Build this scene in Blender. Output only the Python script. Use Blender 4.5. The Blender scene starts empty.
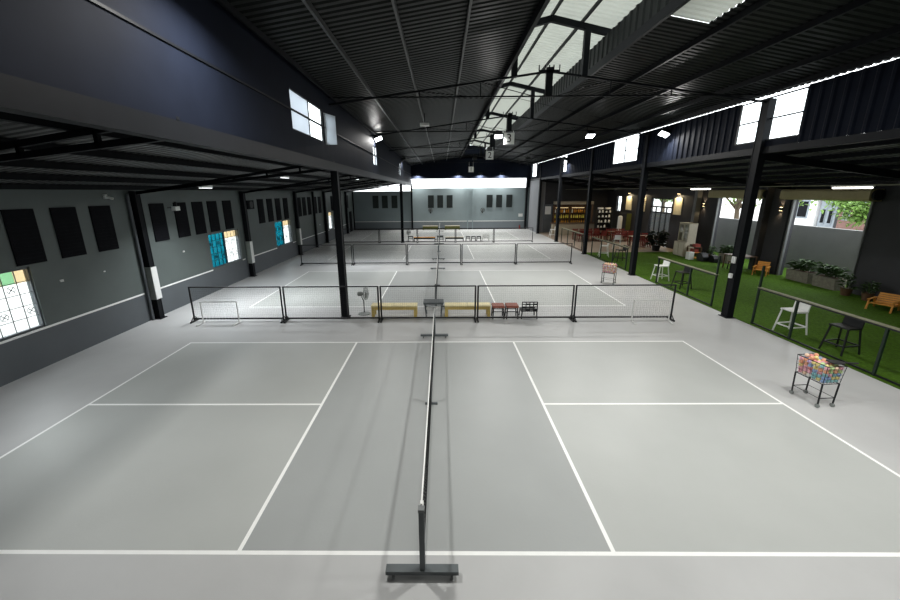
import bpy, bmesh, math, random
from mathutils import Vector, Matrix
random.seed(7)
PI = math.pi
SC = bpy.context.scene
COL = SC.collection

# ------------------------------------------------------------------ materials
def mat(name, c, rough=.6, metal=0., var=0., scale=6., bump=0., bscale=60., spec=.4, emit=None, estr=0.):
    m = bpy.data.materials.new(name); m.use_nodes = True
    nt = m.node_tree; b = nt.nodes['Principled BSDF']
    b.inputs['Base Color'].default_value = (*c, 1); b.inputs['Roughness'].default_value = rough
    b.inputs['Metallic'].default_value = metal; b.inputs['Specular IOR Level'].default_value = spec
    tc = nt.nodes.new('ShaderNodeTexCoord')
    if var > 0:
        n = nt.nodes.new('ShaderNodeTexNoise'); n.inputs['Scale'].default_value = scale; n.inputs['Detail'].default_value = 5
        nt.links.new(tc.outputs['Object'], n.inputs['Vector'])
        r = nt.nodes.new('ShaderNodeMapRange'); r.inputs['From Min'].default_value = .3; r.inputs['From Max'].default_value = .7
        r.inputs['To Min'].default_value = 1 - var; r.inputs['To Max'].default_value = 1 + var
        nt.links.new(n.outputs['Fac'], r.inputs['Value'])
        v = nt.nodes.new('ShaderNodeVectorMath'); v.operation = 'SCALE'; v.inputs[0].default_value = c
        nt.links.new(r.outputs['Result'], v.inputs['Scale']); nt.links.new(v.outputs['Vector'], b.inputs['Base Color'])
    if bump > 0:
        n2 = nt.nodes.new('ShaderNodeTexNoise'); n2.inputs['Scale'].default_value = bscale
        nt.links.new(tc.outputs['Object'], n2.inputs['Vector'])
        bp = nt.nodes.new('ShaderNodeBump'); bp.inputs['Strength'].default_value = bump; bp.inputs['Distance'].default_value = .02
        nt.links.new(n2.outputs['Fac'], bp.inputs['Height']); nt.links.new(bp.outputs['Normal'], b.inputs['Normal'])
    if emit:
        b.inputs['Emission Color'].default_value = (*emit, 1); b.inputs['Emission Strength'].default_value = estr
    return m

def sheet_mat(name, c, trans, tcol, clear=0):       # thin translucent sheeting / cloth
    m = bpy.data.materials.new(name); m.use_nodes = True; nt = m.node_tree; nt.nodes.clear()
    o = nt.nodes.new('ShaderNodeOutputMaterial'); mx = nt.nodes.new('ShaderNodeMixShader')
    d = nt.nodes.new('ShaderNodeBsdfDiffuse'); t = nt.nodes.new('ShaderNodeBsdfTranslucent')
    tc = nt.nodes.new('ShaderNodeTexCoord'); n = nt.nodes.new('ShaderNodeTexNoise'); n.inputs['Scale'].default_value = 1.3
    r = nt.nodes.new('ShaderNodeMapRange'); r.inputs['To Min'].default_value = .8; r.inputs['To Max'].default_value = 1.15
    v = nt.nodes.new('ShaderNodeVectorMath'); v.operation = 'SCALE'; v.inputs[0].default_value = tcol
    nt.links.new(tc.outputs['Object'], n.inputs['Vector']); nt.links.new(n.outputs['Fac'], r.inputs['Value'])
    nt.links.new(r.outputs['Result'], v.inputs['Scale']); nt.links.new(v.outputs['Vector'], t.inputs['Color'])
    d.inputs['Color'].default_value = (*c, 1); mx.inputs[0].default_value = trans
    nt.links.new(d.outputs[0], mx.inputs[1]); nt.links.new(t.outputs[0], mx.inputs[2]); nt.links.new(mx.outputs[0], o.inputs[0])
    if clear:
        m2 = nt.nodes.new('ShaderNodeMixShader'); tr = nt.nodes.new('ShaderNodeBsdfTransparent'); m2.inputs[0].default_value = clear
        nt.links.new(mx.outputs[0], m2.inputs[1]); nt.links.new(tr.outputs[0], m2.inputs[2]); nt.links.new(m2.outputs[0], o.inputs[0])
    return m

def glass_mat(name, c, gl=.06):
    m = bpy.data.materials.new(name); m.use_nodes = True; nt = m.node_tree; nt.nodes.clear()
    o = nt.nodes.new('ShaderNodeOutputMaterial'); mx = nt.nodes.new('ShaderNodeMixShader')
    t = nt.nodes.new('ShaderNodeBsdfTransparent'); g = nt.nodes.new('ShaderNodeBsdfGlossy')
    t.inputs['Color'].default_value = (*c, 1); g.inputs['Roughness'].default_value = .05
    mx.inputs[0].default_value = gl
    nt.links.new(t.outputs[0], mx.inputs[1]); nt.links.new(g.outputs[0], mx.inputs[2]); nt.links.new(mx.outputs[0], o.inputs[0])
    return m

M = dict(
 floor=mat('court_surround', (.45, .455, .452), .42, var=.05, scale=.9, bump=.04, bscale=25),
 court=mat('court_paint', (.41, .425, .41), .42, var=.035, scale=.8, bump=.04, bscale=25),
 kitchen=mat('kitchen_paint', (.335, .35, .345), .42, var=.035, scale=.8, bump=.04, bscale=25),
 line=mat('line_paint', (.86, .87, .85), .55, var=.02),
 turf=mat('turf', (.058, .125, .010), .9, var=.35, scale=14, bump=.6, bscale=160, spec=.1),
 paving=mat('lounge_paving', (.30, .24, .19), .6, var=.12, scale=4, bump=.05),
 wall=mat('grey_wall_paint', (.098, .118, .114), .55, var=.06, scale=1.2),
 wall_lo=mat('dark_grey_wall_paint', (.092, .104, .114), .5, var=.06, scale=1.2),
 backwall_lit=mat('lit_back_wall_paint', (.23, .285, .30), .55, var=.04, scale=1.2),  # grey wall paint lightened: clerestory light is put into the colour
 backwall_lo_lit=mat('lit_back_wall_low_paint', (.17, .20, .22), .5, var=.04, scale=1.2),  # low band lightened likewise, clerestory light in the colour
 darkwall=mat('charcoal_wall', (.035, .036, .042), .7, var=.08, scale=2),
 palewall=mat('pale_grey_wall', (.19, .20, .215), .6, var=.04),
 navy=mat('navy_sheet', (.0075, .010, .018), .65, var=.12, scale=2, spec=.05),
 roof=mat('dark_roof_sheet', (.014, .016, .015), .4, var=.12, scale=1.5, spec=.1), roof_low=mat('grey_roof_sheet', (.08, .083, .083), .35, var=.2, scale=1.5, bump=.15, bscale=4, spec=.5),
 steel=mat('black_steel', (.007, .008, .010), .5, var=.1, spec=.1), purlin=mat('grey_purlin', (.05, .053, .053), .4, var=.1, spec=.4),
 grey_steel=mat('grey_steel', (.17, .18, .18), .5, metal=.2, var=.08),
 silver=mat('bright_trim', (.6, .62, .62), .35, metal=.6),
 vent=mat('vent_black', (.0055, .006, .008), .8, var=.15, spec=.1),
 backvent=mat('vent_dark_grey', (.022, .03, .03), .7, var=.1),
 white=mat('white_plastic', (.78, .79, .77), .5, var=.02),
 tape=mat('white_tape', (.85, .85, .83), .7, var=.02),
 frame_black=mat('matt_black', (.008, .009, .010), .5, var=.1),
 base_grey=mat('net_base_grey', (.10, .115, .12), .45, var=.1),
 rubber=mat('rubber', (.02, .02, .02), .8),
 net=mat('black_net_cord', (.012, .013, .013), .9),
 fnet=mat('fence_cord', (.02, .022, .022), .9),
 pale_net=mat('white_net_cord', (.7, .7, .7), .9),
 foam=mat('pale_foam', (.22, .245, .225), .8, var=.1, scale=8),
 yellow_wood=mat('yellow_wood', (.62, .47, .15), .5, var=.12, scale=5),
 pale_wood=mat('pale_yellow_wood', (.80, .70, .40), .5, var=.1, scale=5),
 olive=mat('olive_cushion', (.10, .11, .025), .8, var=.1),
 brick_red=mat('rust_seat', (.27, .075, .045), .6, var=.15),
 red=mat('red_seat', (.19, .018, .013), .5, var=.15),
 fan_grey=mat('fan_grey', (.22, .24, .23), .5, var=.05),
 rail_wood=mat('weathered_rail', (.22, .22, .145), .55, var=.15, scale=7),
 green_steel=mat('dark_green_post', (.008, .02, .012), .5),
 orange_wood=mat('orange_wood', (.60, .27, .045), .5, var=.12, scale=9),
 brown_wood=mat('brown_wood', (.10, .055, .03), .6, var=.2, scale=9),
 stone=mat('stone_trough', (.20, .19, .155), .85, var=.2, scale=9, bump=.3, bscale=30),
 leaf=mat('leaf_green', (.035, .075, .018), .6, var=.4, scale=12),
 leaf_dark=mat('leaf_dark', (.008, .018, .008), .6, var=.4, scale=12),
 leaf_tree=mat('leaf_tree', (.13, .24, .04), .6, var=.4, scale=5),
 bark=mat('bark', (.10, .075, .05), .9, var=.3, scale=10, bump=.4),
 cream=mat('cream_shutter', (.42, .36, .20), .6, var=.06),
 cream_cab=mat('cream_cabinet', (.50, .46, .36), .5, var=.05),
 beige=mat('beige_fascia', (.33, .29, .22), .6, var=.06),
 panel_cream=mat('cream_board', (.75, .68, .47), .7, var=.04),
 bnd=mat('boundary_render', (.155, .16, .155), .8, var=.08, scale=1.5),
 ground=mat('outside_concrete', (.45, .44, .42), .9, var=.1, scale=2),
 brick=mat('outside_brick', (.17, .095, .08), .85, var=.12, scale=3),
 outwhite=mat('outside_white', (.8, .8, .8), .8, var=.03),
 shutter=mat('outside_shutter', (.22, .25, .28), .6, var=.1),
 amber=mat('amber_bottle', (.55, .25, .03), .2, var=.1),
 lemon=mat('lemon_pack', (.85, .72, .10), .5, var=.1),
 paper=mat('paper', (.75, .76, .74), .8, var=.03),
 redbox=mat('red_box', (.25, .04, .03), .6, var=.1),
 lens=mat('lamp_lens', (.9, .9, .9), .4, emit=(.93, .97, 1), estr=14),
 lens_dim=mat('dim_lens', (.9, .9, .9), .4, emit=(.93, .97, 1), estr=1.6),
 tube=mat('tube_light', (.9, .9, .9), .4, emit=(1, .93, .80), estr=5),
 warm=mat('warm_bulb', (.9, .8, .6), .4, emit=(1, .72, .35), estr=10), strip=mat('shelf_strip', (.9, .8, .6), .4, emit=(1, .75, .4), estr=2),
 skysheet=sheet_mat('translucent_roof_sheet', (.55, .55, .50), .5, (.23, .24, .21)),
 clearsheet=sheet_mat('clerestory_sheet', (.7, .7, .7), .9, (.92, .94, .95), .5),
 frost=sheet_mat('frosted_pane', (.7, .7, .7), .7, (.72, .76, .8)),
 glass=glass_mat('clear_glass', (.95, .97, .97)),
 teal=glass_mat('teal_glass', (.04, .36, .43), .04),
)
BALLC = dict(orange=(.85, .33, .13), yellow=(.85, .70, .18), pink=(.80, .33, .42), blue=(.17, .33, .66), purple=(.46, .28, .56), green=(.50, .74, .26),
             white=(.85, .82, .75), teal=(.17, .52, .58), red=(.74, .16, .15), peach=(.87, .58, .38))
for k, c in BALLC.items(): M['ball_' + k] = mat('ball_' + k, tuple(v * .82 + .15 for v in c), .45, var=.04)

# ------------------------------------------------------------------ mesh builder
class MB:
    def __init__(s): s.v = []; s.f = []; s.m = []; s.cm = 0
    def add(s, vs, fs):
        o = len(s.v); s.v += [tuple(v) for v in vs]; s.f += [tuple(i + o for i in f) for f in fs]; s.m += [s.cm] * len(fs); return s
    def box(s, x0, x1, y0, y1, z0, z1, R=None):
        vs = [Vector((x, y, z)) for z in (z0, z1) for y in (y0, y1) for x in (x0, x1)]
        if R: vs = [R @ v for v in vs]
        return s.add(vs, [(0, 2, 3, 1), (4, 5, 7, 6), (0, 1, 5, 4), (2, 6, 7, 3), (0, 4, 6, 2), (1, 3, 7, 5)])
    def cbox(s, x, y, z, a, b, c, R=None): return s.box(x - a / 2, x + a / 2, y - b / 2, y + b / 2, z - c / 2, z + c / 2, R)
    def bar(s, p, q, w, h=None, up=(0, 0, 1)):
        h = h or w; p = Vector(p); q = Vector(q); d = (q - p).normalized(); u = Vector(up)
        if abs(d.dot(u)) > .98: u = Vector((0, 1, 0))
        r = d.cross(u).normalized(); u = r.cross(d)
        vs = [c + r * a * w / 2 + u * b * h / 2 for c in (p, q) for a, b in ((-1, -1), (1, -1), (1, 1), (-1, 1))]
        return s.add(vs, [(3, 2, 1, 0), (4, 5, 6, 7)] + [(i, (i + 1) % 4, (i + 1) % 4 + 4, i + 4) for i in range(4)])
    def tube(s, pts, r, n=8, closed=False):
        pts = [Vector(p) for p in pts]; rs = r if isinstance(r, (list, tuple)) else [r] * len(pts); N = len(pts); vs = []; fs = []
        u = None
        for i, p in enumerate(pts):
            a = pts[(i - 1) % N] if (closed or i > 0) else p; b = pts[(i + 1) % N] if (closed or i < N - 1) else p
            d = (b - a).normalized()
            if u is None: u = d.orthogonal().normalized()
            u = (u - d * u.dot(d)).normalized(); w = d.cross(u)
            vs += [p + (u * math.cos(2 * PI * k / n) + w * math.sin(2 * PI * k / n)) * rs[i] for k in range(n)]
        for i in range(N if closed else N - 1):
            j = (i + 1) % N
            fs += [(i * n + k, i * n + (k + 1) % n, j * n + (k + 1) % n, j * n + k) for k in range(n)]
        if not closed: fs += [tuple(reversed(range(n))), tuple(range((N - 1) * n, N * n))]
        return s.add(vs, fs)
    def lathe(s, prof, n=20, c=(0, 0, 0), R=None):
        vs = []
        for r, z in prof: vs += [Vector((r * math.cos(2 * PI * k / n), r * math.sin(2 * PI * k / n), z)) for k in range(n)]
        if R: vs = [R @ v for v in vs]
        vs = [v + Vector(c) for v in vs]; fs = []
        for i in range(len(prof) - 1): fs += [(i * n + k, i * n + (k + 1) % n, (i + 1) * n + (k + 1) % n, (i + 1) * n + k) for k in range(n)]
        fs += [tuple(reversed(range(n))), tuple(range((len(prof) - 1) * n, len(prof) * n))]
        return s.add(vs, fs)
    def prism(s, poly, d0, d1, f):       # poly in 2D, extruded; f(u, v, d) -> xyz
        n = len(poly); vs = [f(u, v, d) for d in (d0, d1) for u, v in poly]
        return s.add(vs, [tuple(reversed(range(n))), tuple(range(n, 2 * n))] + [(i, (i + 1) % n, (i + 1) % n + n, i + n) for i in range(n)])
    def ribs(s, o, U, V, ulen, vlen, pitch, depth, nrm, flat=.5):   # trapezoid sheet: ribs run along U, repeat along V
        o = Vector(o); U = Vector(U).normalized(); V = Vector(V).normalized(); N = Vector(nrm).normalized() * depth
        pr = [(0, 0), (flat, 0), (flat + (1 - flat) * .3, 1), (flat + (1 - flat) * .7, 1)]
        st = []; n = max(1, int(round(vlen / pitch))); p = vlen / n
        for i in range(n): st += [((i + a) * p, b) for a, b in pr]
        st.append((vlen, 0)); vs = []
        for a, b in st: vs += [o + V * a + N * b, o + V * a + N * b + U * ulen]
        return s.add(vs, [(2 * i, 2 * i + 2, 2 * i + 3, 2 * i + 1) for i in range(len(st) - 1)])
    def ball(s, c, r, n=12, m=8, sc=(1, 1, 1)):
        vs = [Vector((0, 0, 1))] + [Vector((math.sin(PI * j / m) * math.cos(2 * PI * k / n), math.sin(PI * j / m) * math.sin(2 * PI * k / n), math.cos(PI * j / m))) for j in range(1, m) for k in range(n)] + [Vector((0, 0, -1))]
        vs = [Vector(c) + Vector((v.x * sc[0], v.y * sc[1], v.z * sc[2])) * r for v in vs]
        fs = [(0, 1 + k, 1 + (k + 1) % n) for k in range(n)]
        for j in range(m - 2): fs += [(1 + j * n + k, 1 + (j + 1) * n + k, 1 + (j + 1) * n + (k + 1) % n, 1 + j * n + (k + 1) % n) for k in range(n)]
        L = len(vs) - 1; fs += [(L, 1 + (m - 2) * n + (k + 1) % n, 1 + (m - 2) * n + k) for k in range(n)]
        return s.add(vs, fs)
    def wires(s, o, U, V, ul, vl, du, dv, w):      # a rectangular cord net of thin flat straps, two crossed directions
        o = Vector(o); U = Vector(U); V = Vector(V); nu = int(round(ul / du)); nv = int(round(vl / dv)); Nn = U.cross(V).normalized()
        for i in range(nu + 1):
            p = o + U * (ul * i / nu); s.tube([p, p + V * vl], w, 3)
        for j in range(nv + 1):
            p = o + V * (vl * j / nv); s.tube([p, p + U * ul], w, 3)
        return s
    def leaf(s, p, d, L, W, droop=.3):
        p = Vector(p); d = Vector(d).normalized(); r = d.cross(Vector((0, 0, 1)))
        r = r.normalized() if r.length > .01 else Vector((1, 0, 0)); z = Vector((0, 0, 1))
        mid = p + d * L * .5; tip = p + d * L - z * L * droop
        return s.add([p, mid + r * W / 2, tip, mid - r * W / 2 + z * W * .08], [(0, 1, 2), (0, 2, 3)])
    def build(s, name, m, parent=None, smooth=False, loc=None):
        me = bpy.data.meshes.new(name); me.from_pydata(s.v, [], s.f)
        for x in (m if isinstance(m, (list, tuple)) else [m]): me.materials.append(M[x])
        if any(s.m): me.polygons.foreach_set('material_index', s.m)
        if smooth:
            me.polygons.foreach_set('use_smooth', [True] * len(me.polygons))
            try: me.set_sharp_from_angle(angle=R(40))
            except Exception: pass
        me.update(); o = bpy.data.objects.new(name, me); COL.objects.link(o)
        if loc: o.location = loc
        if parent: o.parent = parent
        return o
def R(d): return math.radians(d)
KIDS = {}
def tag(o, label, cat, group=None, kind=None):
    o['label'] = label; o['category'] = cat
    if group: o['group'] = group
    if kind: o['kind'] = kind
    return o
def thing(name, label, cat, loc=(0, 0, 0), rz=0, group=None):
    o = bpy.data.objects.new(name, None); COL.objects.link(o); o.location = loc; o.rotation_euler = (0, 0, R(rz))
    o.empty_display_size = .1
    return tag(o, label, cat, group)
def struct(o): o['kind'] = 'structure'; return o
def dup(root, loc, rz=0, label=None, group=None, sc=None):
    def cp(o, par):
        c = o.copy(); COL.objects.link(c)
        if par: c.parent = par
        for ch in [x for x in COL.objects if x.parent == o]: cp(ch, c)
        return c
    c = cp(root, None); c.location = loc; c.rotation_euler = (0, 0, R(rz))
    if label: c['label'] = label
    if group: c['group'] = group
    if sc: c.scale = sc
    return c
def first_or_dup(proto, i, loc, rz, label, group=None):
    if i == 0:
        proto.location = loc; proto.rotation_euler = (0, 0, R(rz)); proto['label'] = label
        if group: proto['group'] = group
        return proto
    return dup(proto, loc, rz, label, group)
ORD = ['nearest', 'second', 'third', 'fourth', 'fifth', 'sixth', 'seventh', 'eighth', 'ninth', 'tenth']

# ------------------------------------------------------------------ measured layout
XL, XCL, XCR, XR = -9.24, -2.97, 9.35, 16.1      # left wall, left column line, right column line, right wall
YF, YB, YE = -6.5, 37.0, 33.4                    # front, back wall, lounge end wall
COURTS = [0, 9.35, 18.8, 28.2]
FENCES = [7.83, 17.22, 26.35]
BAYS = [8.1, 14.27, 20.45, 26.5, 32.45]
LBAYS = [8.2, 14.45, 20.85, 26.8, 33.6]
EZ, RZ, OX0, OX1 = 6.6, 7.38, 2.07, 4.6           # main roof: eave, opening edge

# ------------------------------------------------------------------ floor (painted courts are pattern of the one slab)
xs = {XL, 9.5}; ys = {YF, YB}
LW = .05
zones = []   # (x0,x1,y0,y1,matindex) later ones win
for c in COURTS:
    zones.append((-6.705, 6.705, c, c + 6.1, 1)); zones.append((-2.135, 2.135, c, c + 6.1, 2))
    for y in (c, c + 6.1): zones.append((-6.73, 6.73, y - LW / 2, y + LW / 2, 3))
    for x in (-6.705, -2.135, 2.135, 6.705): zones.append((x - LW / 2, x + LW / 2, c, c + 6.1, 3))
    for a, b in ((-6.705, -2.135), (2.135, 6.705)): zones.append((a, b, c + 3.05 - LW / 2, c + 3.05 + LW / 2, 3))
for z in zones: xs |= {z[0], z[1]}; ys |= {z[2], z[3]}
xs = sorted(xs); ys = sorted(ys)
b = MB(); nx = len(xs)
b.v = [(x, y, 0.) for y in ys for x in xs]
for j in range(len(ys) - 1):
    for i in range(nx - 1):
        cx = (xs[i] + xs[i + 1]) / 2; cy = (ys[j] + ys[j + 1]) / 2; k = 0
        for z in zones:
            if z[0] < cx < z[1] and z[2] < cy < z[3]: k = z[4]
        b.f.append((j * nx + i, j * nx + i + 1, (j + 1) * nx + i + 1, (j + 1) * nx + i)); b.m.append(k)
struct(b.build('floor', ['floor', 'court', 'kitchen', 'line']))
struct(MB().box(9.5, 18.0, YF, 21.0, -.06, .012).build('floor_turf', 'turf'))
struct(MB().box(9.5, XR, 21.0, YE, -.06, .006).build('floor_lounge', 'paving'))
struct(MB().box(-70, 90, -70, 110, -.3, -.07).build('floor_outside', 'ground'))

# ------------------------------------------------------------------ walls
def wall(name, axis, p0, p1, u0, u1, z0, z1, holes, m, split=None):
    us = sorted({u0, u1} | {h[0] for h in holes} | {h[1] for h in holes}); zs = sorted({z0, z1} | {h[2] for h in holes} | {h[3] for h in holes} | ({split} if split else set()))
    b = MB()
    for i in range(len(us) - 1):
        for j in range(len(zs) - 1):
            a, c = us[i], us[i + 1]; d, e = zs[j], zs[j + 1]
            if any(h[0] <= (a + c) / 2 <= h[1] and h[2] <= (d + e) / 2 <= h[3] for h in holes): continue
            b.cm = 1 if (split and e <= split + 1e-6) else 0
            if axis == 'x': b.box(p0, p1, a, c, d, e)
            else: b.box(a, c, p0, p1, d, e)
    return struct(b.build(name, m))
WZ0, WZ1 = .93, 2.38
LWIN = [(3.8, 4.94), (11.63, 13.92), (17.8, 20.05), (28.0, 29.25)]
wall('wall_left', 'x', XL - .18, XL, YF, YB, 0, 4.16, [(a, c, WZ0, WZ1) for a, c in LWIN], ['wall', 'wall_lo'], .88)
wall('wall_back', 'y', YB, YB + .2, XL - .18, XCR + .4, 0, 4.27, [(XL - .2, XCL, 4.03, 4.3)], ['backwall_lit', 'backwall_lo_lit'], .86)
wall('wall_back_upper', 'y', YB, YB + .1, XCL, XCR + .3, 5.25, 7.7, [], 'navy')
wall('wall_back_side', 'y', YB, YB + .2, 9.1, XCR + .4, 4.27, 5.25, [], 'navy')
wall('wall_front', 'y', YF - .2, YF, XL - .18, XR + .2, 0, 8.4, [], 'darkwall')
RW = [(6.96, 9.1), (15.15, 17.7), (25.3, 26.85), (34.2, 36.4)]
wall('wall_upper_left', 'x', XCL - .06, XCL, YF, YB, 4.8, 6.75, [(5.2, 7.4, 5.29, 6.1), (7.55, 7.95, 5.25, 6.05), (14.95, 15.95, 5.22, 6.05), (25.8, 26.8, 5.22, 6.05)], 'navy')
b = MB()
for a, c in ((YF, RW[0][0]), (RW[0][1], RW[1][0]), (RW[1][1], RW[2][0]), (RW[2][1], RW[3][0]), (RW[3][1], YB)):
    b.ribs((XCR, a, 5.12), (0, 0, 1), (0, 1, 0), 1.35, c - a, .3, .03, (-1, 0, 0))
for a, c in RW: b.box(XCR, XCR + .04, a, c, 5.12, 5.3)
struct(b.build('wall_upper_right', 'navy'))
RDOOR = [(10.85, 14.0), (15.55, 18.7)]
NICHE = [(21.95, 22.8), (26.5, 27.3), (28.65, 29.6)]
wall('wall_right', 'x', XR, XR + .2, YF, YE + .2, 0, 4.22, [(a, c, 0, 3.5) for a, c in RDOOR] + [(23.1, 25.75, 0, 3.4), (30.6, 31.5, 2.15, 3.43)], 'darkwall')
wall('wall_lounge_end', 'y', YE, YE + .2, 10.1, XR, 0, 5.3, [], 'darkwall')
wall('wall_grey_return', 'y', YE, YE + .2, XCR + .1, 10.1, 0, 5.3, [], 'palewall')
wall('wall_side_rear', 'x', XCR + .05, XCR + .2, 32.75, YB, 0, 5.15, [], 'palewall')
# stripe painted round the wall
b = MB()
for a, c in ((YF, 7.95), (8.5, 11.6), (13.95, 14.2), (14.75, 17.75), (20.1, 20.6), (21.1, 27.95), (29.3, 34.6)): b.box(XL, XL + .006, a, c, .88, .93)
struct(b.build('trim_1', 'line'))
struct(MB().box(XL, 9.0, YB - .006, YB, .84, .90).build('trim_2', 'line'))
b = MB()
for x in (2.95, 3.48): b.box(x - .05, x + .05, YB - .06, YB, 0, 4.27)
struct(b.build('trim_3', 'backwall_lit'))
struct(MB().box(XL, 9.0, YB - .02, YB, 0, .14).build('baseboard_back', 'darkwall'))
# clerestory sheet at the back and the wedge over the aisle wall
b = MB()
struct(b.ribs((XCL, YB + .04, 4.27), (0, 0, 1), (1, 0, 0), .98, 9.1 - XCL, 1.3, .012, (0, -1, 0), .9).build('window_9', 'clearsheet'))
struct(MB().ribs((XL, YB + .05, 4.03), (0, 0, 1), (1, 0, 0), .9, XCL - XL, 1.3, .012, (0, -1, 0), .9).build('window_10', 'clearsheet'))

# ------------------------------------------------------------------ roofs
def roofsheet(name, x0, z0, x1, z1, m, y0=YF, y1=YB + .1, pitch=.17, depth=.03, holes=()):
    b = MB(); L = math.hypot(x1 - x0, z1 - z0); U = ((x1 - x0), 0, (z1 - z0)); n = Vector((-(z1 - z0), 0, x1 - x0)); n = n if n.z > 0 else -n
    if not holes:
        b.ribs((x0, y0, z0), U, (0, 1, 0), L, y1 - y0, pitch, depth, n)
    else:
        (hx0, hx1, hy0, hy1) = holes
        zz = lambda x: z0 + (z1 - z0) * (x - x0) / (x1 - x0)
        b.ribs((x0, y0, z0), U, (0, 1, 0), L, hy0 - y0, pitch, depth, n); b.ribs((x0, hy1, z0), U, (0, 1, 0), L, y1 - hy1, pitch, depth, n)
        k = L / abs(x1 - x0)
        if abs(hx0 - x0) > .02: b.ribs((x0, hy0, z0), U, (0, 1, 0), abs(hx0 - x0) * k, hy1 - hy0, pitch, depth, n)
        b.ribs((hx1, hy0, zz(hx1)), U, (0, 1, 0), abs(x1 - hx1) * k, hy1 - hy0, pitch, depth, n)
    return struct(b.build(name, m))
roofsheet('ceiling', XCL - .1, EZ - .015, OX0, RZ, 'roof')
roofsheet('ceiling', OX1, RZ, XCR + .05, EZ - .1, 'roof', holes=(4.72, 5.6, 3.9, 5.3))
rz_r = lambda x: RZ + (EZ - .1 - RZ) * (x - OX1) / (XCR + .05 - OX1)
struct(MB().ribs((4.66, 3.84, rz_r(4.66) + .035), (1, 0, rz_r(5.66) - rz_r(4.66)), (0, 1, 0), 1.0, 1.52, .17, .03, (0, 0, 1)).build('window_11', 'skysheet'))
roofsheet('ceiling', XL - .3, 4.08, XCL - .06, 5.02, 'roof_low')
roofsheet('ceiling', XCR + .04, 5.12, XR + .4, 4.14, 'roof_low')
# raised ridge monitor with translucent sheets
MZ0, MZ1, MA = 8.2, 8.55, 3.18
roofsheet('ceiling', 1.3, MZ0 - .02, MA, MZ1, 'skysheet', pitch=.2, depth=.03)
roofsheet('ceiling', MA, MZ1, 5.15, MZ0 - .02, 'skysheet', pitch=.2, depth=.03)
for x, s in ((OX0, 1), (OX1, -1)):
    struct(MB().ribs((x, YF, RZ - .1), (0, 0, 1), (0, 1, 0), .68 if x > 3 else .35, YB - YF, .3, .03, (s, 0, 0)).build('ceiling_fascia', 'roof'))
struct(MB().box(OX0, OX1, YB, YB + .1, 7.2, 8.5).build('wall_monitor_end', 'navy'))
# purlins: one object each
def purlin(x, z, w, h, m='steel', y0=YF, y1=YB): return struct(MB().box(x - w / 2, x + w / 2, y0, y1, z - h, z).build('purlin', m))
zl = lambda x: EZ - .015 + (RZ - EZ + .015) * (x - XCL + .1) / (OX0 - XCL + .1)
for x in (-2.85, -1.8, -.55, .72): purlin(x, zl(x) - .002, .045, .1, 'steel' if x < -2 else 'purlin')
purlin(OX0 + .02, RZ + .02, .08, .2)
for x in (5.8, 7.0, 8.2, 9.0): purlin(x, rz_r(x) - .002, .06, .12)
purlin(OX1 - .02, RZ + .02, .08, .2)
for x in (2.45, 3.18, 4.0): purlin(x, MZ0 - .02 + (MZ1 - MZ0 + .02) * (1 - abs(x - MA) / 1.9) - .003, .05, .09)
za = lambda x: 4.08 + .94 * (x - XL + .3) / (XCL - .06 - XL + .3)
for x in (-8.7, -7.6, -6.5, -5.4, -4.3, -3.35): purlin(x, za(x) - .002, .1, .12)
zr2 = lambda x: 5.12 - .98 * (x - XCR - .04) / (XR + .4 - XCR - .04)
for x in (10.1, 11.1, 12.1, 13.1, 14.1, 15.1): purlin(x, zr2(x) - .002, .08, .12)
struct(MB().box(XCL - .09, XCL + .09, YF, YB, 4.57, 4.8).build('beam_left', 'steel'))
struct(MB().box(XCR - .02, XCR + .14, YF, YB, 4.94, 5.12).build('beam_right', 'steel'))
b = MB()
for y0, y1 in ((YF, YB),): b.box(XCL, XCL + .02, y0, y1, 5.66, 5.69)
struct(b.build('trim_4', 'steel'))

# ------------------------------------------------------------------ columns and trusses
def column(name, label, x, y, h, w=.17, d=.24, guard=False, group=None, plate=True):
    t = thing(name, label, 'column', (x, y, 0), 0, group)
    b = MB(); f = .02
    b.box(-w / 2, w / 2, -d / 2, -d / 2 + f, 0, h); b.box(-w / 2, w / 2, d / 2 - f, d / 2, 0, h); b.box(-w / 2 + .01, w / 2 - .01, -d / 2 + f, d / 2 - f, 0, h)
    b.build('shaft', 'steel', t)
    if plate: MB().box(-w / 2 - .05, w / 2 + .05, -d / 2 - .05, d / 2 + .05, 0, .02).build('base_plate', 'steel', t)
    if guard:
        MB().box(w / 2 + .026, w / 2 + .034, -d / 2 - .02, d / 2 + .015, .67, 1.71).build('guard_lit_edge', 'white', t); MB().box(-w / 2 - .02, w / 2 + .025, -d / 2 - .025, d / 2 + .02, .66, 1.72).build('foam_guard', 'foam', t)  # white strip paints the lit side edge of the guard
    return t
column('steel_column', 'black steel column between two courts, beside the pedestal fan, left of the net', XCL, 8.2, 4.57, .2, .24)
column('steel_column', 'black steel column standing far off by the third divider fence', XCL, 26.6, 4.57, .2, .24)
column('steel_column', 'thin black steel column against the back wall left of the long clerestory', XCL, YB - .17, 4.57, .17, .2)
rl = ['black steel column nearest the camera on the turf edge, with white switch plate', 'second black steel column along the turf edge, behind the white bar stool', 'third black steel column along the turf edge, beside the dining area',
      'fourth black steel column along the turf edge, left of the lit bar', 'farthest black steel column on the right, beside the grey wall']
for i, y in enumerate(BAYS):
    t = column('steel_column', rl[i], XCR, y, 6.38, .2, .26)
    if i == 0:
        MB().box(-.16, -.10, -.05, .05, 1.28, 1.42).build('switch_plate', 'white', t); MB().box(-.15, -.1, -.06, -.02, 1.75, 1.95).build('switch_box', 'paper', t); MB().box(-.15, -.1, .02, .06, 1.75, 1.95).build('switch_box', 'paper', t)
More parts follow.
